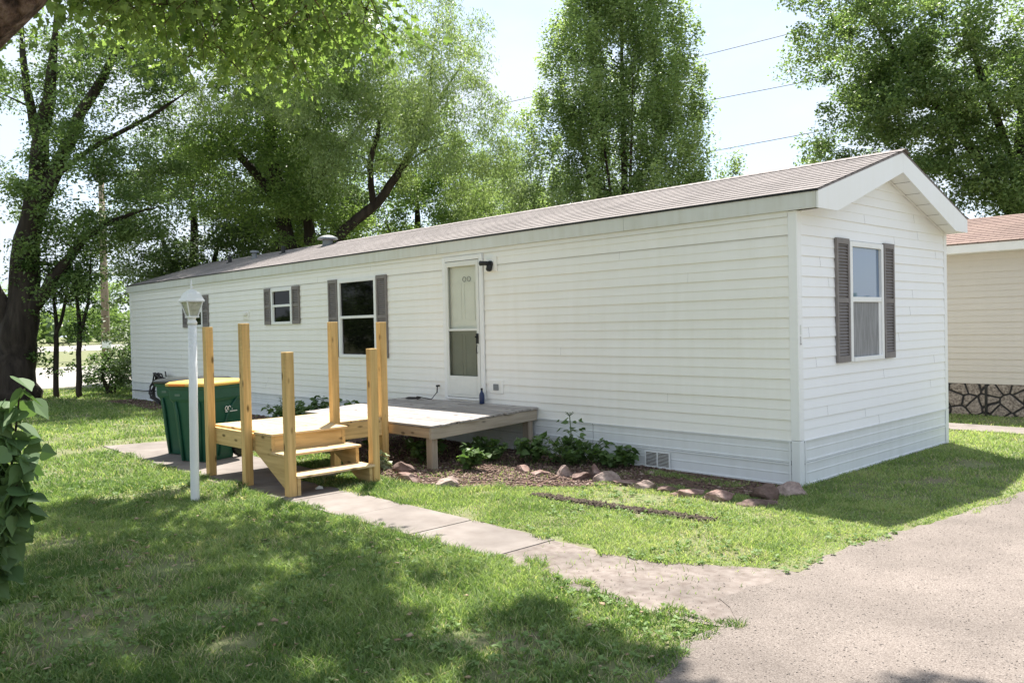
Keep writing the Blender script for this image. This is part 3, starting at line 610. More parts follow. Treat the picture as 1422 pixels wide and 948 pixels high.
# ------------------------------------------------------------------ wheeled bins
def bin_cart(cx, cy, ang, label, lid_mat, stamp):
    e = empty('wheeled_bin', (cx,cy,.012), label, 'wheeled bin', 'wheeled rubbish bins beside the landing')
    n = Vector((math.cos(ang), math.sin(ang), 0)); s = Vector((-n.y, n.x, 0))       # n: front direction, s: side
    B = Vector((cx, cy, .012))
    def T(a, b, z): return B + s*a + n*b + Vector((0,0,z))
    # body: stacked rings with chamfered corners; waist drawn in over the wheels
    def ring(w_, d0, d1, z, c=.05):
        return [T(x, y, z) for x, y in ((-w_+c,-d0),(w_-c,-d0),(w_,-d0+c),(w_,d1-c),(w_-c,d1),(-w_+c,d1),(-w_,d1-c),(-w_,-d0+c))]
    rings = [(.235,.22,.30,.0,.05),(.245,.24,.31,.12,.05),(.26,.30,.325,.30,.05),(.28,.36,.345,.60,.05),(.292,.385,.36,.76,.045),(.322,.42,.375,.80,.04),(.328,.43,.38,.93,.04),(.345,.445,.395,.93,.04),(.345,.445,.395,.965,.04)]
    m = MB(); vs = []; 
    for r in rings: vs += ring(*r)
    m.add(vs, [(8*i+k, 8*i+(k+1) % 8, 8*i+8+(k+1) % 8, 8*i+8+k) for i in range(len(rings)-1) for k in range(8)] + [tuple(range(8))[::-1], tuple(8*(len(rings)-1)+k for k in range(8))])
    bd = m.build('body', MT['green'], e, bevel=.008)
    m = MB()
    for a in (-.17, .18):                                # moulded ribs on the front
        m.tube([T(a*.8,.316,.02), T(a*.9,.338,.30), T(a,.357,.60), T(a*1.1,.372,.77)], [.018,.02,.02,.014], 6)
    for sd_ in (-1, 1):
        m.tube([T(sd_*.24,.10,.06), T(sd_*.268,.05,.35), T(sd_*.288,-.05,.62), T(sd_*.31,-.2,.80)], [.018,.02,.02,.012], 6)
    m.build('rib', MT['green'], bd, True)
    for a in (-.15, .13):
        m = MB(); m.obox(T(a,.3805,.855), (.085,.004,.028), Matrix((s, n, Vector((0,0,1)))).transposed()); m.build('lift_slot', MT['slot'], bd)
    # lid: slightly domed, hinged at the back
    m = MB(); c = .05
    lr = [(.358,.43,.415,.968,.05),(.360,.432,.418,.995,.05),(.33,.40,.385,1.02,.06),(.20,.26,.24,1.035,.08)]
    vs = []
    for r in lr: vs += ring(*r)
    m.add(vs, [(8*i+k, 8*i+(k+1) % 8, 8*i+8+(k+1) % 8, 8*i+8+k) for i in range(len(lr)-1) for k in range(8)] + [tuple(range(8))[::-1], tuple(24+k for k in range(8))])
    ld = m.build('lid', lid_mat, e, True)
    m = MB(); m.obox(T(-.12,.421,.985), (.26,.012,.03), Matrix((s, n, Vector((0,0,1)))).transposed()); m.build('lid_lip', MT['orange'] if stamp else lid_mat, ld, bevel=.004)
    m = MB(); m.tube([T(-.22,-.445,.93), T(-.22,-.50,.94), T(.22,-.50,.94), T(.22,-.445,.93)], .015, 8); m.build('handle', MT['green'], e, True)
    for sd_ in (-1, 1):
        m = MB(); m.tube([T(sd_*.235,-.27,.13), T(sd_*.295,-.27,.13)], .128, 22); wl = m.build('wheel', MT['black'], e, bevel=.01)
        m = MB(); m.tube([T(sd_*.2955,-.27,.13), T(sd_*.300,-.27,.13)], .06, 14); m.build('hub', MT['hose'], wl)
    if stamp:                                                        # white stamped lettering on the side: two round letters over a bar
        m = MB()
        for a in (.00, -.055):
            m.tube([T(.300+.0035*math.sin(2*PI*k/14), a+.022*math.cos(2*PI*k/14), .66+.026*math.sin(2*PI*k/14)) for k in range(15)], .0055, 5, False)
        m.obox(T(.2905,-.10,.615), (.006,.22,.012), Matrix((s, n, Vector((0,0,1)))).transposed()); m.obox(T(.300,-.105,.645), (.006,.012,.012), Matrix((s, n, Vector((0,0,1)))).transposed())
        m.build('stamped_lettering', MT['label'], bd)
    return e
bin_cart(-6.66,-3.06, math.radians(-66), 'green wheeled bin with yellow lid, nearer of the two behind the lamp post', MT['yellow'], True)
bin_cart(-7.46,-2.92, math.radians(-66), 'green wheeled bin with black lid, mostly hidden behind the yellow lidded one', MT['lidblack'], False)

# ------------------------------------------------------------------ small things near the house
bt = empty('water_bottle', (-4.60,-.10,zt(-.1)), 'dark blue bottle standing on the old deck beside the storm door', 'bottle')
m = MB(); m.lathe((-4.60,-.10,zt(-.1)), [(.034,0),(.036,.008),(.036,.12),(.030,.142),(.017,.165),(.014,.185)], 16); m.build('body', MT['blue'], bt, True)
m = MB(); m.lathe((-4.60,-.10,zt(-.1)+.1855), [(.016,0),(.016,.024),(.009,.03)], 14); m.build('cap', MT['black'], bt, True)
m = MB(); pts = []
for k in range(90):
    a = k*.42; r = .30 + .035*math.sin(k*1.7); pts.append((-15.9+r*1.25*math.cos(a)+.03*math.sin(k), -.20+.10*math.sin(k*.9)*.6-.02*(k % 5), .36+r*1.15*math.sin(a)))
m.tube(pts, .018, 6); m.tube([(-15.95,-.05,.66),(-15.8,-.12,.76),(-15.6,-.18,.66)], .016, 6); m.tube([(-16.2,-.2,.3),(-17.2,-.12,.26),(-18.1,-.1,.25)], .012, 6)
tag(m.build('garden_hose', MT['hose'], None, True), 'dark coiled garden hose leaning on the far end skirting', 'hose')
m = MB(); m.tube([(-6.05+.14*math.cos(k*.5)+.003*k, -.22+.07*math.sin(k*.5), zt(-.2)+.012+.001*k) for k in range(30)] + [(-5.7,-.12,zt(-.1)+.01),(-5.66,-.05,.70)], .007, 5)
tag(m.build('cable', MT['hose'], None, True), 'thin black cable looped on the old deck against the siding', 'cable')
m = MB()
m.add([(-3.70,-3.23,.016),(-3.63,-3.26,.016),(-3.58,-3.20,.018),(-3.66,-3.16,.03),(-3.645,-3.21,.045)], [(0,1,4),(1,2,4),(2,3,4),(3,0,4)])
tag(m.build('litter_scrap', MT['label']), 'crumpled white scrap lying on the path under the steps', 'litter')

# stones
def stone(c, size, seed, mat, label, rot=0, jag=.25, tilt=0):
    rng = random.Random(seed); import bmesh
    bm = bmesh.new(); bmesh.ops.create_icosphere(bm, subdivisions=3, radius=1)
    planes = [(Vector((rng.uniform(-1,1), rng.uniform(-1,1), rng.uniform(-.5,.9))).normalized(), rng.uniform(.42,.80)) for _ in range(13)]
    Rm = Matrix.Rotation(rot, 3, 'Z') @ Matrix.Rotation(tilt, 3, 'X')
    for v in bm.verts:
        p = v.co.copy()
        for n_, d_ in planes:
            k = p.dot(n_)
            if k > d_: p -= n_*(k-d_)
        p *= 1 + jag*.20*(.5*math.sin(p.x*17+seed*3)*math.sin(p.y*15)*math.sin(p.z*16)+math.sin(p.x*7+seed)*math.sin(p.y*6+seed*2)+.6*math.sin(p.z*9+p.x*5))
        p = Vector((p.x*size[0]/2/1.02, p.y*size[1]/2/1.02, p.z*size[2]/2/1.08)); v.co = Rm @ p
    me = bpy.data.meshes.new('stone'); bm.to_mesh(me); bm.free(); me.materials.append(mat)
    o = bpy.data.objects.new('stone', me); COL.objects.link(o); o.location = (c[0], c[1], c[2] + size[2]*.17)
    return tag(o, label, 'stone', 'edging stones along the flower bed')
R_, RP, RD = MT['rock'], MT['rock_pale'], MT['rock_dark']
for i, (c, sz, mt, rot, tilt, lb) in enumerate([
    ((-3.30,-2.30,0), (.42,.30,.19), R_, .5, .1, 'brown red stone on the mulch beside the near step post, lower of two'),
    ((-3.78,-2.02,0), (.42,.22,.22), RD, .7, .35, 'dark tilted red slab leaning behind the stone near the step post'),
    ((-2.76,-2.20,0), (.36,.28,.20), RP, .9, -.2, 'angular block with flat pale top alone in front of the old deck leg'),
    ((-2.75,-1.14,0), (.26,.22,.19), R_, .3, 0, 'rounded reddish stone at the deck end of the edging row'),
    ((-2.46,-1.15,0), (.36,.20,.11), R_, .75, 0, 'low flat red stone between the rounded one and the upright grey one'),
    ((-2.20,-1.04,0), (.22,.16,.27), RP, .6, .25, 'upright pale grey stone below the tall leafy plant'),
    ((-1.93,-1.06,0), (.32,.22,.16), RD, .6, 0, 'squat dark red stone just right of the upright pale one'),
    ((-1.90,-.84,0), (.18,.15,.25), R_, .2, .2, 'small upright stone at the back of the edging row'),
    ((-1.66,-.98,0), (.36,.24,.20), RP, .5, .2, 'pointed pale pink stone, tallest in the middle of the row'),
    ((-1.40,-.93,0), (.50,.18,.09), R_, .75, 0, 'long thin stone lying right of the pointed pale one'),
    ((-1.08,-1.04,0), (.32,.20,.15), RP, .6, 0, 'small pale hump shaped stone in front of the skirting vent'),
    ((-.85,-1.0,0), (.34,.22,.12), RD, .7, 0, 'low dark stone right of the pale hump'),
    ((-.58,-1.03,0), (.44,.22,.16), R_, .75, 0, 'long low weathered stone, left of the two long ones near the corner'),
    ((-.26,-.98,0), (.38,.22,.16), R_, .85, 0, 'mottled long stone ending the straight row before the corner pile'),
    ((-.00,-.70,0), (.34,.22,.30), RD, .3, .5, 'wedge shaped dark stone standing on edge near the house corner'),
    ((.10,-.98,0), (.42,.20,.13), RD, .85, 0, 'flat brick like red stone nearest the grass by the corner'),
    ((.10,-.36,0), (.40,.28,.22), RP, .6, 0, 'broad pinkish stone resting against the house corner trim')]):
    stone(c, sz, i*3+2, mt, lb, rot, .3, tilt)
tag(stone((-1.55,-.35,0), (.11,.09,.08), 91, RP, 'x'), 'small pale pebble in the grass under the skirting vent', 'stone')

# ------------------------------------------------------------------ leaves and trees
def unit(n, rng=RNG):
    v = rng.normal(size=(n, 3)); return v/np.linalg.norm(v, axis=1, keepdims=True)
def leaves(name, c, mat, parent, size, aspect=.55, droop=.3, up=.6, var=.35, tint=None, seed=0):
    """one bent diamond of two faces per leaf at the points c"""
    rng = np.random.default_rng(seed); n = len(c)
    a = unit(n, rng); a[:, 2] = a[:, 2]*.5 - droop; a /= np.linalg.norm(a, axis=1, keepdims=True)
    nn = unit(n, rng); nn[:, 2] = np.abs(nn[:, 2]) + up
    s = np.cross(a, nn); s /= np.linalg.norm(s, axis=1, keepdims=True) + 1e-9
    nn = np.cross(s, a)
    Ln = size*(1 + var*rng.uniform(-1, 1, n))[:, None]; wd = Ln*aspect/2
    p0 = c; p1 = c + a*Ln*.45 + s*wd; p2 = c + a*Ln - nn*Ln*.06; p3 = c + a*Ln*.45 - s*wd
    co = np.stack([p0, p1, p2, p3], 1).reshape(-1, 3)
    f = np.arange(n*4).reshape(n, 4)
    t = rng.beta(2, 2, n) if tint is None else np.clip(tint + rng.normal(0, .18, n), 0, 1)
    return np_mesh(name, co, f, mat, parent, t)
def sample_env(ells, n, rng, shell=.55):
    """points in a union of ellipsoids (c, r, weight)"""
    out = []; W = np.array([e[2] for e in ells], float); W /= W.sum()
    for (c, r, _), k in zip(ells, rng.multinomial(n, W)):
        d = unit(k, rng); rad = (shell**3 + (1-shell**3)*rng.random(k))**(1/3) if shell > 0 else rng.random(k)**(1/3)
        out.append(np.array(c) + d*rad[:, None]*np.array(r))
    return np.concatenate(out)
def tree(name, base, label, cat, stems, ells, n_cl, per, cl_r, leaf, mat, bark, seed, group=None, droop=.3, flat=.6, aspect=.55, shell=.5, up=.6, upsweep=.0, twig=.02, crown='crown', extra=None, node_from=.25, trunk='trunk', tip_leaves=True):
    rng = np.random.default_rng(seed); e = empty(name, base, label, cat, group)
    mb = MB(); nodes = []; rads = []; tipc = []
    for pts, rad in stems:
        P = np.array(pts, float); m = len(P); k = 4                       # smooth subdivision by Catmull-Rom
        Q = []; RR = []
        for i in range(m-1):
            a, b, c, d = P[max(i-1, 0)], P[i], P[i+1], P[min(i+2, m-1)]
            for t in np.linspace(0, 1, k, endpoint=False):
                Q.append(.5*((2*b)+(-a+c)*t+(2*a-5*b+4*c-d)*t*t+(-a+3*b-3*c+d)*t**3)); RR.append(rad[i]+(rad[i+1]-rad[i])*t)
        Q.append(P[-1]); RR.append(rad[-1]); Q = np.array(Q); RR = np.array(RR); RR = RR*np.clip(np.linspace(0, 1, len(RR))[::-1]*4, .22, 1)
        Q[1:-1] += rng.normal(0, .12, Q[1:-1].shape)*RR[1:-1, None]
        mb.tube([tuple(q) for q in Q], list(RR*(1+rng.normal(0, .04, len(RR)))), 10)
        tips_ = Q[int(len(Q)*.62):][::2]; tipc += [q + rng.normal(0, .3, 3) for q in tips_ if q[2] > 1.2]
        i0 = int(len(Q)*node_from); nodes += list(Q[i0:]); rads += list(RR[i0:])
    cl = sample_env(ells, n_cl, rng, shell)
    if extra is not None: cl = np.concatenate([cl, extra])
    if tip_leaves and tipc: cl = np.concatenate([cl, np.array(tipc)])
    nd = np.array(nodes); nr = np.array(rads)
    order = np.argsort(np.min(np.linalg.norm(cl[:, None]-nd[None], axis=2), axis=1))
    for i in order:
        c = cl[i]; v = nd - c; d = np.linalg.norm(v, axis=1) + np.maximum(v[:, 2], 0)*1.2 + .0*nr
        j = int(np.argmin(d)); s0 = nd[j]; dist = np.linalg.norm(c-s0)
        r0 = min(nr[j]*.7, twig*(1+dist*.55)); mid = (s0+c)/2 + np.array([0, 0, (-.10 if upsweep > 0 else .10)*dist]) + rng.normal(0, .06, 3)*dist
        ts = np.linspace(0, 1, 5); pl = [(1-t)**2*s0 + 2*t*(1-t)*mid + t*t*c for t in ts]
        mb.tube([tuple(p) for p in pl], [max(r0*(1-.75*t), .004) for t in ts], 5, False)
        nd = np.concatenate([nd, pl[1:]]); nr = np.concatenate([nr, [max(r0*(1-.75*t), .004) for t in ts[1:]]])
    mb.build(trunk, bark, e, True)
    pts = []; tn = []
    for c in cl:
        k = int(per*rng.uniform(.5, 1.5)); r = cl_r*rng.uniform(.65, 1.35)
        q = unit(k, rng)*(rng.random(k)**.5)[:, None]*np.array([r, r, r*flat]); q[:, 2] -= droop*.35*(q[:, 0]**2+q[:, 1]**2)/max(r, .1)
        if upsweep: q[:, 2] += upsweep*rng.random(k)*r
        pts.append(c+q); tn.append(np.full(k, rng.uniform(.2, .8)))
    pts = np.concatenate(pts); ok = pts[:, 2] > .06; pts = pts[ok]
    leaves(crown, pts, mat, e, leaf, aspect, droop, up, tint=np.concatenate(tn)[ok], seed=seed+1)
    return e
BK = MT['bark']
# big many stemmed tree at the left
tree('shade_tree', (-21.0,-2.15,0), 'big dark trunked tree forking into three stems at the left edge', 'tree',
  [([(-21.0,-2.15,-.1),(-20.95,-2.05,1.2),(-20.8,-1.8,3.2),(-20.55,-1.57,5.2),(-20.4,-1.35,7),(-20.2,-1.1,8.9),(-20.2,-.9,12)], [.66,.46,.36,.27,.19,.15,.05]),
   ([(-20.58,-1.6,4.9),(-20.15,-1.05,6.2),(-19.7,-.6,7.5),(-19.2,-.05,8.7),(-18.5,.6,10.6)], [.22,.17,.14,.10,.04]),
   ([(-20.85,-1.9,2.0),(-20.3,-1.4,2.9),(-19.9,-.95,3.7),(-19.5,-.5,4.35),(-18.8,.25,4.8),(-18.0,.9,5.0)], [.24,.17,.12,.085,.06,.03]),
   ([(-20.2,-1.1,5.9),(-19.4,-.4,6.6),(-18.2,.6,7.3),(-17.2,1.4,8.0)], [.08,.065,.05,.02]),
   ([(-20.9,-2.0,1.6),(-21.3,-2.6,3.4),(-21.6,-3.0,6),(-22,-3.4,9)], [.26,.20,.15,.07]),
   ([(-20.45,-1.4,6.4),(-20.8,-1.6,8.2),(-21.3,-1.6,10)], [.14,.10,.05])],
  [((-20.5,-2.2,11.0),(5.0,4.5,3.4),6), ((-20.0,-.8,5.6),(2.6,2.0,1.5),1.6), ((-18.6,.6,5.4),(1.6,1.4,1.3),1.0), ((-21.8,-3.0,6.0),(2.5,2.0,2.5),1.5), ((-20.0,-1.2,3.7),(1.6,1.2,1.0),.9), ((-19.2,0,7.8),(2.4,2.0,2.0),1.6)],
  310, 260, .50, .095, MT['lf_elm'], BK, 11, None, .35, .7, .5)
# trees behind the home
tree('backyard_tree', (-19.6,5.2,0), 'tall dark tree behind the home with straight twin trunk left of the leaning one', 'tree',
  [([(-19.6,5.2,-.1),(-19.62,5.22,4.2),(-19.92,4.97,7.0),(-20.14,4.83,10.6),(-20.2,4.7,13)], [.32,.26,.20,.13,.05]),
   ([(-19.3,5.5,0),(-19.15,5.65,4.0),(-19.0,5.8,6.0),(-18.3,6.6,7.4),(-17.6,7.3,8.6)], [.24,.18,.14,.09,.04]),
   ([(-19.75,5.1,5.6),(-20.6,4.3,7.0),(-21.4,3.6,8.2)], [.16,.12,.05])],
  [((-19.4,4.4,10.6),(3.8,4.0,3.3),5.5), ((-20.2,4.4,6.6),(2.6,2.4,1.8),2.2), ((-18.8,5.6,5.0),(1.6,1.6,1.2),.8)], 400, 260, .58, .095, MT['lf_maple'], BK, 21, None, .35, .65)
tree('leaning_tree', (-18.9,4.7,0), 'airy light green tree whose dark trunk leans right over the roof', 'tree',
  [([(-18.9,4.7,-.1),(-18.4,5.1,2.4),(-17.75,5.74,4.3),(-16.86,6.71,5.45),(-16.34,7.29,6.51),(-15.86,7.83,7.89),(-15.7,8.0,9.8),(-15.5,8.2,11.5)], [.27,.23,.18,.14,.11,.08,.05,.02]),
   ([(-16.95,6.6,5.3),(-16.9,6.5,6.6),(-16.7,6.7,7.6),(-16.6,6.8,9.6)], [.10,.085,.06,.02]),
   ([(-16.5,7.1,6.2),(-15.9,7.7,6.9),(-15.3,8.4,7.2)], [.05,.035,.012]),
   ([(-15.86,7.83,7.9),(-15.3,8.3,8.9),(-14.9,8.7,9.7)], [.045,.03,.01])],
  [((-16.8,4.2,9.2),(2.2,1.8,1.8),1.8), ((-15.6,3.1,8.6),(1.9,1.2,1.4),1.0), ((-17.8,2.7,8.9),(1.9,1.4,1.5),1.0), ((-16.4,7.0,10.2),(2.9,2.9,2.5),4), ((-15.6,8.0,7.4),(2.5,2.4,1.8),2.2), ((-14.6,9.2,6.4),(1.7,1.5,1.7),1.6), ((-14.7,6.6,8.4),(1.8,1.5,1.6),2.0), ((-16.3,5.0,6.4),(1.3,1.1,1.0),.9), ((-17.6,5.9,8.0),(1.6,1.5,1.6),1.2)], 540, 200, .46, .095, MT['lf_locust'], BK, 31, None, .75, .9, .30, .35, .2)
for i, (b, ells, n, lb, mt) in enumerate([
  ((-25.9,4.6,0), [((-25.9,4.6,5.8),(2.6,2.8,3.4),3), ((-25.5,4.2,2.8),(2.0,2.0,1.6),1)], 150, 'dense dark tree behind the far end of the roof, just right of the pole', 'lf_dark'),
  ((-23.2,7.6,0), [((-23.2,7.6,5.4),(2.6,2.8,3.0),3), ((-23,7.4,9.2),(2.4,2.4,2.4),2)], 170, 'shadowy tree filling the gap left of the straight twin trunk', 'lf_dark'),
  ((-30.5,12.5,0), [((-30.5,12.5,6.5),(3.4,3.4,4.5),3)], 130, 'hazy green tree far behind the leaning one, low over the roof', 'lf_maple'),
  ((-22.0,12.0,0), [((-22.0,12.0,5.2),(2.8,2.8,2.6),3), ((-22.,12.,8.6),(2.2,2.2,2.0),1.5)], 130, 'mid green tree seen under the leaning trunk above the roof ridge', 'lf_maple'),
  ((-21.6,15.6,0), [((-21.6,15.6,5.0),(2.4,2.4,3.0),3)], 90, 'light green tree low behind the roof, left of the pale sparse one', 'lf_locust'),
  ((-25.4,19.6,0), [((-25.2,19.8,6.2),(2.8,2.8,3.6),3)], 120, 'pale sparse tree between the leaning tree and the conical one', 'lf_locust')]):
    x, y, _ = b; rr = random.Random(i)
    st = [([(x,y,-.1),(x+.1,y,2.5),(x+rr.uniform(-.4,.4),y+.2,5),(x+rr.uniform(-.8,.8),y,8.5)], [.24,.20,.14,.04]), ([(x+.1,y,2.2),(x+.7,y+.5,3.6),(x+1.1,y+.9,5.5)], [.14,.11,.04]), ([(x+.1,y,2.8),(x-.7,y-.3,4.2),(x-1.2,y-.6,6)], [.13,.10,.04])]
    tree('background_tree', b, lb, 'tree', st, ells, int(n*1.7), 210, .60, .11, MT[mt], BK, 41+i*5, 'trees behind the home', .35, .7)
# dense conical tree
zc = []
rngc = np.random.default_rng(5)
for k in range(760):
    z = 2.6 + 11.6*rngc.random()**1.15; R = 4.05*min(1, (z-1.0)/2.6)*(1-max(0, z-4.6)/11.4)**.80; a = rngc.random()*2*PI; q = rngc.uniform(.25, 1)**.8
    zc.append((-12.55+R*q*math.cos(a), 12.95+R*q*math.sin(a), z + rngc.normal(0, .15)))
st = [([(-12.55,12.95,-.1),(-12.5,12.95,2),(-12.55,13.0,7),(-12.5,12.95,14)], [.26,.2,.09,.03])]
for k in range(9):
    a = 2*PI*k/9; st.append(([(-12.5,12.95,1.6+k*.25),(-12.5+.9*math.cos(a),12.95+.9*math.sin(a),3.6+k*.3),(-12.5+1.7*math.cos(a),12.95+1.7*math.sin(a),6.8+k*.35)], [.07,.045,.015]))
tree('conical_tree', (-12.55,12.95,0), 'dense conical tree with upswept branches rising behind the middle of the roof', 'tree', st, [((-12.55,12.95,7),(1.6,1.6,4.5),1)], 60, 250, .36, .098, MT['lf_cotton'], BK, 71, None, .0, 1.75, .6, .0, 1.1, .9, extra=np.array(zc))
tree('spreading_tree', (-3.4,19.4,0), 'large spreading broadleaf tree at the right behind the beige home', 'tree',
  [([(-3.4,19.4,-.1),(-3.35,19.4,3),(-3.3,19.5,6),(-3.0,19.6,12)], [.38,.32,.24,.05]),
   ([(-3.4,19.4,3.0),(-4.6,18.0,4.5),(-5.8,16.8,5.4),(-7.0,15.6,6.4)], [.18,.13,.09,.03]),
   ([(-3.35,19.4,4.2),(-4.4,18.4,6.6),(-5.6,17.2,8.8),(-6.6,16.2,11)], [.18,.13,.09,.03]),
   ([(-3.35,19.4,3.6),(-2.0,20.6,5.2),(-.6,22,6.8)], [.18,.12,.04]), ([(-3.3,19.5,5.4),(-3.6,17.6,7.6),(-3.8,16.2,9.6)], [.13,.09,.03])],
  [((-4.0,18.8,10.4),(4.6,4.6,3.8),5), ((-5.6,17.0,6.6),(2.9,2.6,2.0),2.6), ((-2.6,19.6,6.4),(3.4,3.2,2.4),2.4), ((-6.9,15.9,10.2),(1.7,1.6,2.6),1.3), ((-4.0,18.0,4.4),(2.4,2.0,.9),.9), ((-4.6,16.6,8.2),(2.6,1.6,2.2),2.4), ((-2.4,17.6,5.6),(1.8,1.4,1.4),1.2)], 700, 230, .50, .098, MT['lf_oak'], BK, 81, None, .3, .7, .62)
# overhanging maple, its trunk outside the picture to the left
ym = tree('yard_maple', (-3.1,-8.0,0), 'brown barked limb and bright leafy boughs hanging over the top left corner', 'tree',
  [([(-3.1,-8.0,-.1),(-2.9,-7.7,1.2),(-2.55,-7.25,2.3),(-2.06,-6.77,3.30),(-1.30,-5.96,4.34),(-.9,-4.9,5.8),(-.8,-3.2,7.4),(-.05,-1.3,8.3)], [.48,.38,.30,.23,.20,.15,.10,.04]),
   ([(-2.7,-7.4,2.0),(-3.5,-7.0,3.8),(-4.4,-6.1,5.4),(-4.8,-4.8,6.5),(-4.6,-3.0,7.6)], [.28,.22,.16,.11,.04]),
   ([(-4.4,-6.1,5.4),(-5.2,-5.2,6.2),(-6.6,-3.4,7.2)], [.13,.09,.03]), ([(-1.3,-5.96,4.34),(-2.0,-4.8,5.8),(-2.8,-3.4,7.0)], [.13,.10,.03]), ([(-3.5,-7.0,3.8),(-4.3,-6.8,5.4),(-5.4,-6.2,7.2)], [.15,.1,.04])],
  [((-3.4,-4.2,6.35),(2.3,.95,.8),4.2), ((-2.5,-2.2,8.0),(2.3,.7,.7),2.0), ((-6.9,-2.6,7.3),(.9,.8,.6),.9), ((-6.4,-5.4,7.0),(2.0,1.6,1.2),2.4), ((-4.2,-7.4,7.6),(3.6,2.2,1.6),5.0), ((-.8,-6.4,7.6),(2.2,1.6,1.0),2.2), ((.1,-.95,8.3),(.8,.2,.3),.10), ((-1.0,-2.8,7.0),(.7,.4,.4),.5)],
  390, 230, .28, .095, MT['lf_maple'], MT['bark_fg'], 91, None, .55, .7, .75, .25, node_from=.45, tip_leaves=False)
def star_leaves(name, c, d, mat, parent, size, seed, tint):
    """five lobed leaves: palmate outline, folded along the midrib"""
    rng = np.random.default_rng(seed); n = len(c); a = d/np.linalg.norm(d, axis=1, keepdims=True)
    nn = unit(n, rng); nn[:, 2] = np.abs(nn[:, 2])+.35; s_ = np.cross(a, nn); s_ /= np.linalg.norm(s_, axis=1, keepdims=True)+1e-9; nn = np.cross(s_, a); Ln = size*rng.uniform(.5, 1.25, n)
    half = [(0,0),(-.05,.16),(-.02,.40),(.22,.26),(.42,.52),(.55,.20),(.68,.22),(1.0,0)]
    V = np.array([(u, w*sg, .22*w-.18*u*u) for sg in (1, -1) for u, w in half]); k = len(half)
    co = (c[:, None]+(a[:, None]*V[None, :, 0:1]+s_[:, None]*V[None, :, 1:2]+nn[:, None]*V[None, :, 2:3])*Ln[:, None, None]).reshape(-1, 3)
    b = (np.arange(n)*2*k)[:, None]; f = np.concatenate([b+np.arange(k)[None], b+k+np.arange(k)[None, ::-1]]); return np_mesh(name, co, f, mat, parent, np.concatenate([tint, tint]))
rs = np.random.default_rng(77); cen = sample_env([((-4.4,-5.0,4.75),(.8,.9,.42),28), ((-4.35,-3.55,4.62),(1.15,1.0,.42),58), ((-3.7,-2.9,4.75),(.8,.7,.35),20), ((-3.8,-3.2,5.25),(1.0,.9,.35),14), ((-5.4,-4.4,4.95),(.9,.8,.4),14)], 112, rs, 0)
mb = MB(); C = []; D = []; T_ = []
for p in cen:
    d_ = unit(1, rs)[0]; d_[2] = -.15; d_ /= np.linalg.norm(d_); ln = rs.uniform(.35, .75); tt = rs.uniform(.15, .85)
    top = p - d_*ln*.6 + np.array((0,0,.35)); ts = np.linspace(0, 1, 9); tw = [top + d_*ln*1.2*t - np.array((0,0,.55))*t**2.2*ln for t in ts]
    mb.tube([tuple(top+np.array((-.15,-.1,.5)))]+[tuple(q) for q in tw], [.010]+[.008*(1-.75*t) for t in ts], 5, False)
    for _ in range(int(rs.integers(34, 62))):
        q = tw[int(rs.integers(1, 9))]; o_ = rs.normal(0, 1, 3)*np.array((.12,.12,.07)); C.append(q+o_*1.25); v_ = o_/(.1)+d_*.5+rs.normal(0, .4, 3); v_[2] -= .75; D.append(v_); T_.append(tt+rs.normal(0, .15))
mb.build('twigs', MT['bark_fg'], ym, True); star_leaves('hanging_leaves', np.array(C), np.array(D), MT['lf_maple'], ym, .088, 78, np.clip(np.array(T_), 0, 1))
# trees out of view at the left, added to darken the front window reflections
for i, (x, y) in enumerate(((-21.5,-10.5), (-25.5,-13.0), (-18.0,-13.5))):
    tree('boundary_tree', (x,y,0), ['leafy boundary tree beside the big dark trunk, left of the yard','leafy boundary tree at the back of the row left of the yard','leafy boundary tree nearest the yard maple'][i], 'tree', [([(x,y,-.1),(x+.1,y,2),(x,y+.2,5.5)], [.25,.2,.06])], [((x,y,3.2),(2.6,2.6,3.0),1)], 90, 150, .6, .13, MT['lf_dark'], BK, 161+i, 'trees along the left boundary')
# thin saplings and shrubs at the end of the lawn
for (x, y, h, lb, n) in ((-20.7,-1.15,4.2,'thin forked sapling nearest the big dark trunk',26), (-20.1,-.75,4.6,'slender sapling right of the forked one before the pale lane',24)):
    tree('sapling', (x,y,0), lb, 'tree', [([(x,y,-.05),(x+.06,y,1.2),(x-.05,y+.05,2.2),(x-.3,y-.1,h)], [.08,.065,.05,.015]), ([(x+.02,y,1.6),(x+.25,y+.2,2.5),(x+.35,y+.3,h*.9)], [.05,.04,.012])],
         [((x,y,h*.75),(.9,.8,h*.35),2), ((x,y,1.3),(.7,.6,.6),.6)], n, 90, .38, .10, MT['lf_shrub'], BK, 101+n, 'saplings at the end of the lawn')
for i, (x, y, h, r, lb, mt) in enumerate(((-20.6,.2,1.25,.8,'low loose bush between the saplings and the pole','lf_shrub'), (-19.6,.75,1.45,.75,'rounded bush right of the loose low one','lf_dark'), (-18.75,1.0,1.9,.55,'upright leafy shrub touching the far corner of the siding','lf_shrub'), (-21.8,1.4,1.7,.9,'taller shrub behind the loose low bush','lf_dark'), (-21.9,-3.6,1.4,.9,'shrub half hidden behind the big dark trunk','lf_dark'))):
    rr = random.Random(i+3); st = [([(x+rr.uniform(-.1,.1),y+rr.uniform(-.1,.1),-.02),(x+rr.uniform(-.3,.3),y+rr.uniform(-.3,.3),h*.5),(x+rr.uniform(-r,r)*.7,y+rr.uniform(-r,r)*.6,h)], [.03,.02,.008]) for _ in range(7)]
    tree('shrub', (x,y,0), lb, 'shrub', st, [((x,y,h*.55),(r,r,h*.5),1)], 34, 85, .26, .085, MT[mt], BK, 121+i, 'shrubs at the end of the lawn', .3, .8, .55, .3, crown='foliage', trunk='stems')
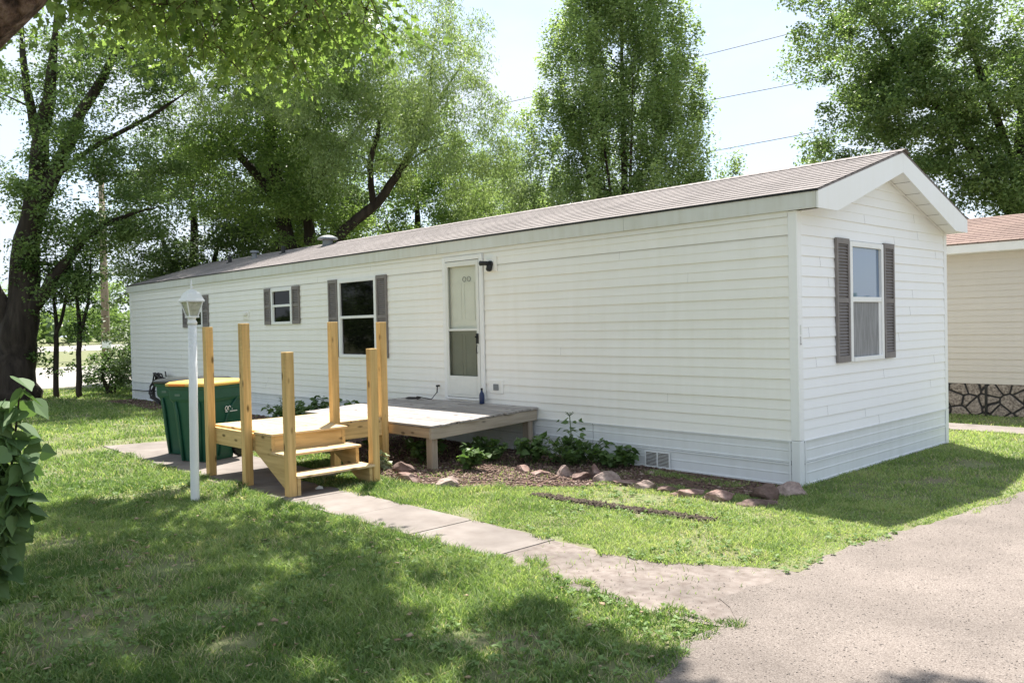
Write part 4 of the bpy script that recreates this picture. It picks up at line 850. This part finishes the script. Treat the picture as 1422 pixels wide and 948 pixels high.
# far trees beyond the road
for i, (x, y, h, r, lb) in enumerate(((-165,28,13,7,'far tree beyond the road seen left of the pole'), (-160,44,12,7,'far tree beyond the road right behind the pole'), (-168,58,14,8,'far tree beyond the road beside the far end of the home'), (-170,8,14,8,'far tree beyond the road behind the big dark trunk'))):
    tree('roadside_tree', (x,y,0), lb, 'tree', [([(x,y,-.1),(x,y,h*.4),(x+.5,y,h*.8)], [.4,.3,.1])], [((x,y,h*.5),(r,r,h*.48),1)], 70, 70, 1.8, .55, MT['lf_maple'], BK, 141+i, 'trees beyond the road')
rngw = np.random.default_rng(8); ang = rngw.uniform(0, 2*PI, 26000); rad = 215 + 40*rngw.random(26000)
hh = 4 + 4*vnoise(ang*60, ang*0, 6, 3); pw = np.stack([rad*np.cos(ang), rad*np.sin(ang), hh*rngw.random(26000)**.8], 1)
tag(leaves('far_wood', pw, MT['lf_dark'], None, 3.0, .8, .1, .3, seed=5), 'distant line of trees all round the horizon', 'wood', None, 'stuff')

# lilac at the left edge: heart shaped leaves
def heart_leaves(name, c, d, mat, parent, size, seed, up=.9):
    rng = np.random.default_rng(seed); n = len(c)
    a = d/np.linalg.norm(d, axis=1, keepdims=True); nn = unit(n, rng)*.6; nn[:, 2] += up
    s = np.cross(a, nn); s /= np.linalg.norm(s, axis=1, keepdims=True)+1e-9; nn = np.cross(s, a)
    Ln = size*rng.uniform(.65, 1.2, n)
    prof = [(0.0,0.0),(-.06,.20),(.05,.40),(.25,.47),(.48,.38),(.74,.17),(1.0,0.0)]
    V = []
    for sg in (1, -1):
        for u, wv in prof: V.append((u, wv*sg, .10*wv - .10*u*u))
    V = np.array(V); co = (c[:, None] + (a[:, None]*V[None, :, 0:1] + s[:, None]*V[None, :, 1:2] + nn[:, None]*V[None, :, 2:3])*Ln[:, None, None]).reshape(-1, 3)
    k = len(prof); base = (np.arange(n)*2*k)[:, None]
    f = np.concatenate([base + np.arange(k)[None], base + k + np.arange(k)[None, ::-1]])
    t = np.clip(rng.beta(2, 2, n), 0, 1)
    return np_mesh(name, co, f, mat, parent, np.concatenate([t, t]))
lil = empty('lilac_bush', (.2,-7.1,0), 'dark heart leaved bush reaching in at the left edge of the lawn', 'shrub')
rl = np.random.default_rng(17); mb = MB(); C = []; D = []
tips = [(.66,-6.88,1.22),(.58,-6.93,1.34),(.45,-7.0,1.42),(.62,-6.90,1.08),(.50,-6.96,.95),(.40,-7.02,1.20),(.30,-7.0,1.30),(.62,-6.9,1.45),(.52,-6.95,1.18),(.42,-7.0,1.05),(.15,-7.1,1.5),(.1,-7.0,1.1),(-.05,-7.2,1.35),(.2,-7.25,.95),(.42,-6.98,.78)]
for t_ in tips:
    p0 = np.array((.15+rl.uniform(-.12,.12), -7.12+rl.uniform(-.1,.1), 0)); p2 = np.array(t_); p1 = (p0+p2)/2 + np.array((rl.uniform(-.15,.05), rl.uniform(-.1,.1), .15))
    ts = np.linspace(0, 1, 8); pl = [(1-t)**2*p0+2*t*(1-t)*p1+t*t*p2 for t in ts]; mb.tube([tuple(p) for p in pl], [.011*(1-.7*t) for t in ts], 6, False)
    for t in np.linspace(.66, 1, 11):
        p = (1-t)**2*p0+2*t*(1-t)*p1+t*t*p2
        for sg in range(4):
            dd = rl.normal(0, .7, 3); dd[2] = -.45 + rl.normal(0, .25); dd[0] += .35; C.append(p + rl.normal(0, .025, 3)); D.append(dd)
mb.build('stems', BK, lil, True); heart_leaves('foliage', np.array(C), np.array(D), MT['lilac'], lil, .082, 18, .4)

# leafy plants of the flower bed
def plant(x, y, h, r, n, leaf, label, mat='lf_shrub', seed=0, z=0.0, name='garden_plant'):
    e = empty(name, (x,y,z), label, 'plant', 'plants along the house front'); rr = np.random.default_rng(seed); mb = MB(); C = []; D = []
    for k in range(n):
        a = rr.uniform(0, 2*PI); q = r*rr.uniform(.2, 1); hh_ = h*rr.uniform(.5, 1)*(1-.3*q/r); p2 = np.array((x+q*math.cos(a), y+q*math.sin(a)*.8, z+hh_)); p0 = np.array((x+.25*q*math.cos(a), y+.25*q*math.sin(a), z)); p1 = (p0+p2)/2+np.array((0,0,.15*h))
        ts = np.linspace(0, 1, 5); mb.tube([tuple((1-t)**2*p0+2*t*(1-t)*p1+t*t*p2) for t in ts], .004, 4, False)
        for t in np.linspace(.35, 1, 6):
            p = (1-t)**2*p0+2*t*(1-t)*p1+t*t*p2
            for _ in range(2):
                dd = rr.normal(0, 1, 3); dd[2] = dd[2]*.3-.15; C.append(p+rr.normal(0, .012, 3)); D.append(dd)
    mb.build('stems', MT['stem'], e, True); heart_leaves('foliage', np.array(C), np.array(D), MT[mat], e, leaf, seed+1); return e
plant(-2.62,-.42,.38,.58,40,.07,'bushy green plant beside the tall single stem, against the skirting',seed=1)
plant(-3.12,-.62,.38,.32,22,.085,'small leafy plant right under the old deck corner',seed=2)
plant(-3.60,-.95,.36,.32,20,.08,'leafy plant in shade under the old deck, second from the deck corner',seed=3)
plant(-3.30,-1.45,.32,.24,13,.085,'pointed leaved plant just right of the old deck leg',seed=4)
plant(-4.15,-1.45,.36,.3,14,.09,'broad plant in shadow left of the old deck leg',seed=5)
plant(-4.10,-2.05,.24,.12,6,.10,'pale variegated plant behind the near right step post','lf_white',6)
plant(-2.15,-.30,.30,.32,18,.07,'low plant between the bushy one and the skirting vent',seed=7)
plant(-1.98,-.22,.34,.16,6,.10,'three leaved plant leaning over the left end of the vent',seed=8)
plant(-4.75,-1.70,.42,.22,9,.10,'plant peeping out between landing and old deck',seed=9)
plant(-7.4,-.55,.62,.45,32,.08,'green plant behind the landing, below the large front window',seed=10)
plant(-8.2,-.55,.66,.5,36,.08,'wide plant clump left of the one below the large window',seed=12)
plant(-9.2,-.6,.58,.5,32,.08,'plant clump against the siding right of the yellow lidded bin',seed=13)
tp = empty('tall_plant', (-2.58,-.50,0), 'tall single stemmed plant with whorls of leaves and a flower head', 'plant')
mb = MB(); mb.tube([(-2.58,-.50,0),(-2.575,-.5,.3),(-2.59,-.51,.60)], .006, 6)
for k in range(9): a = k*.7; mb.tube([(-2.59,-.51,.59),(-2.59+.05*math.cos(a),-.51+.05*math.sin(a),.62+.01*(k % 3))], .003, 4)
mb.build('stem', MT['stem'], tp, True); C = []; D = []
for z, k, L_ in ((.32,6,.2),(.42,6,.18),(.52,5,.14)):
    for i in range(k):
        a = 2*PI*i/k + z*5; C += [(-2.582+.04*math.cos(a),-.505+.04*math.sin(a),z), (-2.582+.13*math.cos(a),-.505+.13*math.sin(a),z+.02)]; D += [(math.cos(a),math.sin(a),-.1), (math.cos(a+.5),math.sin(a+.5),-.3)]
heart_leaves('foliage', np.array(C), np.array(D, float), MT['lf_shrub'], tp, .075, 5)

# ------------------------------------------------------------------ pole and wires
up_ = empty('utility_pole', (-57.6,11.8,0), 'brown wooden utility pole with a small white plate beyond the pale lane', 'utility pole')
m = MB(); m.tube([(-57.6,11.8,-.2),(-57.6,11.8,2),(-57.55,11.8,13.5)], [.30,.27,.18], 12); m.build('pole', MT['pole'], up_, True)
m = MB(); m.box((-57.31,11.45,.75),(-57.28,12.05,1.25)); m.build('plate', MT['white'], up_)
m = MB(); m.tube([(-57.55,11.8,12.2),(-57.55,11.8,13.3)], .35, 12); m.build('transformer', MT['pvc'], up_, True)
for (za, zb, lb) in ((19.18,18.90,'topmost of the three power lines crossing the sky'), (16.17,15.80,'middle power line of the three crossing the sky'), (12.81,12.75,'lowest power line, nearest the roof, crossing the sky')):
    k = (zb-za)/8.0; m = MB(); P = []
    for x in np.linspace(-110, 60, 40): P.append((x, 40, za + k*(x+27) + .0004*(x+25)**2))
    m.tube(P, .024, 5); tag(m.build('power_line', MT['hose'], None, True), lb, 'power line', 'power lines crossing the sky')

# ------------------------------------------------------------------ grass, weeds, chips, pebbles
def in_poly(x, y, poly):
    ins = np.zeros(len(x), bool); n = len(poly)
    for i in range(n):
        x1, y1 = poly[i]; x2, y2 = poly[(i+1) % n]
        c = ((y1 > y) != (y2 > y)) & (x < (x2-x1)*(y-y1)/(y2-y1+1e-12)+x1); ins ^= c
    return ins
def lawn_ok(x, y, rng):
    j = (vnoise(x, y, .12, 2)-.5)*.16; j2 = (vnoise(x, y, .5, 3)-.5)*.12
    ok = x < drive_edge(y) + j + j2 + .045
    ok &= ~((x > -4.3+j) & (x < -.45) & (y > -3.715+j) & (y < -3.085+j))                       # path
    ok &= ~((x > -9.1+j) & (x < -4.2+j) & (y > -3.66-.02*x*0+j) & (y < -2.6+j))
    ok &= ~((x > -.5) & (x < 1.8) & (y > -3.74+j*2+j2) & (y < -3.06+j*2+j2+.30*np.clip(x-.3, 0, 1)) & (rng.random(len(x)) > .012))
    m_ = in_poly(x, y, MULCH) & ~((x > -1.9) & (vnoise(x, y, .3, 9) > .42) & (y < -.18)); ok &= ~(m_ & (rng.random(len(x)) > .04))
    ok &= ~((x > -18.3) & (x < -6.6) & (y > -.9+j*2-.0) & (y < .1) & (rng.random(len(x)) > .12))
    ok &= ~(in_poly(x+j*.6, y+j*.6, RUT) & (rng.random(len(x)) > .06))
    ok &= ~((x > XL-.02) & (x < .02) & (y > -.03) & (y < W_+.03)); ok &= ~((x < 1.35) & (y > 7.35)); ok &= ~((y > 5.3+j) & (y < 6.05+j)); ok &= ~((x < -25.3+j*8) & (x > -46))
    return ok
def scatter(n, xr, yr, rng, dens):
    x = rng.uniform(*xr, n); y = rng.uniform(*yr, n); d = np.hypot(x-CAM.x, y-CAM.y)
    keep = rng.random(n) < dens(d); a = (x-CAM.x)*_r.x+(y-CAM.y)*_r.y; b = (x-CAM.x)*_f.x+(y-CAM.y)*_f.y
    keep &= (np.abs(a) < b*.95+2.2) & (b > .3); x, y = x[keep], y[keep]
    return x, y
def blades(n, xr, yr, dens, seed, h0, w0):
    rng = np.random.default_rng(seed); x, y = scatter(n, xr, yr, rng, dens)
    thin = vnoise(x, y, .8, 11)*.6 + vnoise(x, y, .22, 12)*.4
    k = (rng.random(len(x)) < np.clip((thin-.20)*4.0, .10, 1)) & lawn_ok(x, y, rng); x, y = x[k], y[k]; thin = thin[k]
    m = len(x); d = np.hypot(x-CAM.x, y-CAM.y)
    h = h0*(.35+.95*rng.random(m)**1.5)*(.35+.9*vnoise(x, y, .45, 13)+.5*vnoise(x, y, .14, 16)); ww = w0*(.7+.6*rng.random(m))*np.clip(d/7, 1, 3.2)
    short = (x > -2.2) & (y > -3.1); h = np.where(short, h*.62, h); h *= np.where((x < 1.6) & (x > drive_edge(y)-.25), .6, 1)
    a = rng.uniform(0, 2*PI, m); dx, dy = np.cos(a), np.sin(a); ln = rng.uniform(.3, 1.5, m)*h; b = rng.uniform(0, 2*PI, m)
    P = np.stack([x, y, np.zeros(m)], 1); S = np.stack([dx, dy, np.zeros(m)], 1)*ww[:, None]/2; LN = np.stack([np.cos(b), np.sin(b), np.zeros(m)], 1)*ln[:, None]
    Z = np.zeros((m, 3)); Z[:, 2] = h
    co = np.stack([P-S, P+S, P+LN*.35+Z*.6+S*.75, P+LN+Z*.95, P+LN*.35+Z*.6-S*.75], 1).reshape(-1, 3)
    bs_ = np.arange(m)[:, None]*5
    t = np.clip(-.06+.62*rng.random(m)+.45*(vnoise(x, y, 1.2, 14)-.4)+.5*(vnoise(x, y, .16, 15)-.5), 0, .82); dry = rng.random(m) < .07+.20*(thin < .36); t = np.where((x > -3) & (y > -3.1) & ~dry, np.clip(t+.16, 0, .86), t); t = np.where(dry, 1.0, t)
    f = np.concatenate([bs_+np.array([0,1,2,4]), bs_+np.array([4,2,3,3])])
    return co, m, t
parts = [blades(800000, (-6, 2), (-8.5, -.2), lambda d: np.clip((6.0/d)**1.6, 0, 1)*.95, 1, .047, .0062),
         blades(700000, (-24, -2), (-10, 1.5), lambda d: np.where(d < 5, 0, np.clip((9/d)**1.2, 0, 1))*.75, 2, .052, .0065),
         blades(160000, (-3, 2), (-.5, 7.4), lambda d: np.clip((8/d)**1.4, 0, 1), 3, .06, .006)]
off = 0; CO = []; FF = []; TT = []
for co, m, t in parts:
    b = np.arange(m)[:, None]*5 + off; CO.append(co); FF.append(b+np.array([0,1,2])); FF.append(b+np.array([0,2,4])); FF.append(b+np.array([4,2,3])); TT += [t, t, t]; off += m*5
print('blades', off//5)
tag(np_mesh('grass', np.concatenate(CO), np.concatenate(FF), MT['grass'], None, np.concatenate(TT)), 'short uneven lawn grass around the home', 'grass', None, 'stuff')
# broad leaved weeds in rosettes
rw = np.random.default_rng(33); x, y = scatter(6500, (-8, 1.6), (-7.5, -1.2), rw, lambda d: np.clip(5/d, 0, 1)); k = lawn_ok(x, y, rw) & (vnoise(x, y, .9, 21) > .42); x, y = x[k], y[k]
C = []; D = []
for px, py in zip(x, y):
    n_ = rw.integers(4, 9); a0 = rw.random()*6; 
    for i in range(n_):
        a = a0+2*PI*i/n_+rw.normal(0, .2); C.append((px+.006*math.cos(a), py+.006*math.sin(a), .012+.02*rw.random())); D.append((math.cos(a), math.sin(a), rw.uniform(.0, .9)))
C = np.array(C); D = np.array(D); tag(heart_leaves('weeds', C, D, MT['weed'], None, .024, 34), 'broad leaved weeds and clover growing through the lawn', 'weeds', None, 'stuff')
def bits(name, x, y, z, size, mat, seed, label, cat, flat=.35):
    rng = np.random.default_rng(seed); n = len(x); tet = np.array([(1,0,0),(0,1,0),(-1,0,0),(0,-1,0),(0,0,1),(0,0,-1)], float)
    a = rng.uniform(0, 2*PI, n); sz = size*rng.uniform(.4, 1.4, n); st_ = rng.uniform(.6, 1.2, n) if flat > .5 else rng.uniform(.3, 1.2, n)
    V = np.repeat(tet[None], n, 0)*np.stack([np.ones(n), st_, np.full(n, flat)], 1)[:, None]; V = V + rng.normal(0, .18, V.shape)
    c, s = np.cos(a)[:, None], np.sin(a)[:, None]; X = V[..., 0]*c-V[..., 1]*s; Y = V[..., 0]*s+V[..., 1]*c
    co = np.stack([X*sz[:, None]+x[:, None], Y*sz[:, None]+y[:, None], V[..., 2]*sz[:, None]+z+sz[:, None]*flat*.25], 2).reshape(-1, 3)
    b = np.arange(n)[:, None]*6; F8 = [(0,1,4),(1,2,4),(2,3,4),(3,0,4),(1,0,5),(2,1,5),(3,2,5),(0,3,5)]
    f = np.concatenate([b+np.array(t) for t in F8]); t = rng.beta(1.6, 1.6, n)
    return tag(np_mesh(name, co, f, mat, None, np.tile(t, 8)), label, cat, None, 'stuff')
rg = np.random.default_rng(41); x, y = scatter(45000, (.2, 6.5), (-8.5, 3.5), rg, lambda d: np.clip((4.5/d)**1.5, .06, 1)); k = (x > drive_edge(y)+.0+(vnoise(x, y, .2, 5)-.5)*.25) | ((x > .2) & (y > -3.75) & (y < -3.0) & (rg.random(len(x)) < (x-.1)*.7)); x, y = x[k], y[k]
bits('gravel', x, y, .011, .0046, MT['pebble'], 42, 'loose pinkish gravel strewn over the driveway', 'gravel', .28)
x, y = rg.uniform(-6.5, -.1, 16000), rg.uniform(-2.6, -.03, 16000); k = in_poly(x, y, MULCH) & ((x < -1.5) | (rg.random(16000) < .25)); x, y = x[k], y[k]
xr_ = rg.uniform(-1.75, .15, 900); yr_ = np.interp(xr_, [-1.75,-.8,.15], [-1.96,-1.88,-1.77]) + rg.normal(0, .04, 900)
bits('soil_crumbs', xr_, yr_, .008, .022, MT['rut'], 47, 'dark crumbs of bare soil along the rut in the lawn', 'soil', .6)
bits('mulch', x, y, .012, .020, MT['chip'], 43, 'reddish wood mulch chips on the flower bed', 'mulch', .35)
x, y = rg.uniform(-18, -7, 5000), rg.uniform(-1.7, -.03, 5000); k = y > -.9; bits('leaf_mould', x[k], y[k], .012, .030, MT['chip'], 44, 'dead leaves and chips at the foot of the far siding', 'mulch', .3)
x, y = scatter(500, (-5, 1.6), (-7.5, -3.9), rg, lambda d: 1+0*d); bits('dry_leaves', x, y, .03, .018, MT['litter'], 45, 'few dry leaves and twigs lying in the shaded lawn', 'leaves', .2)
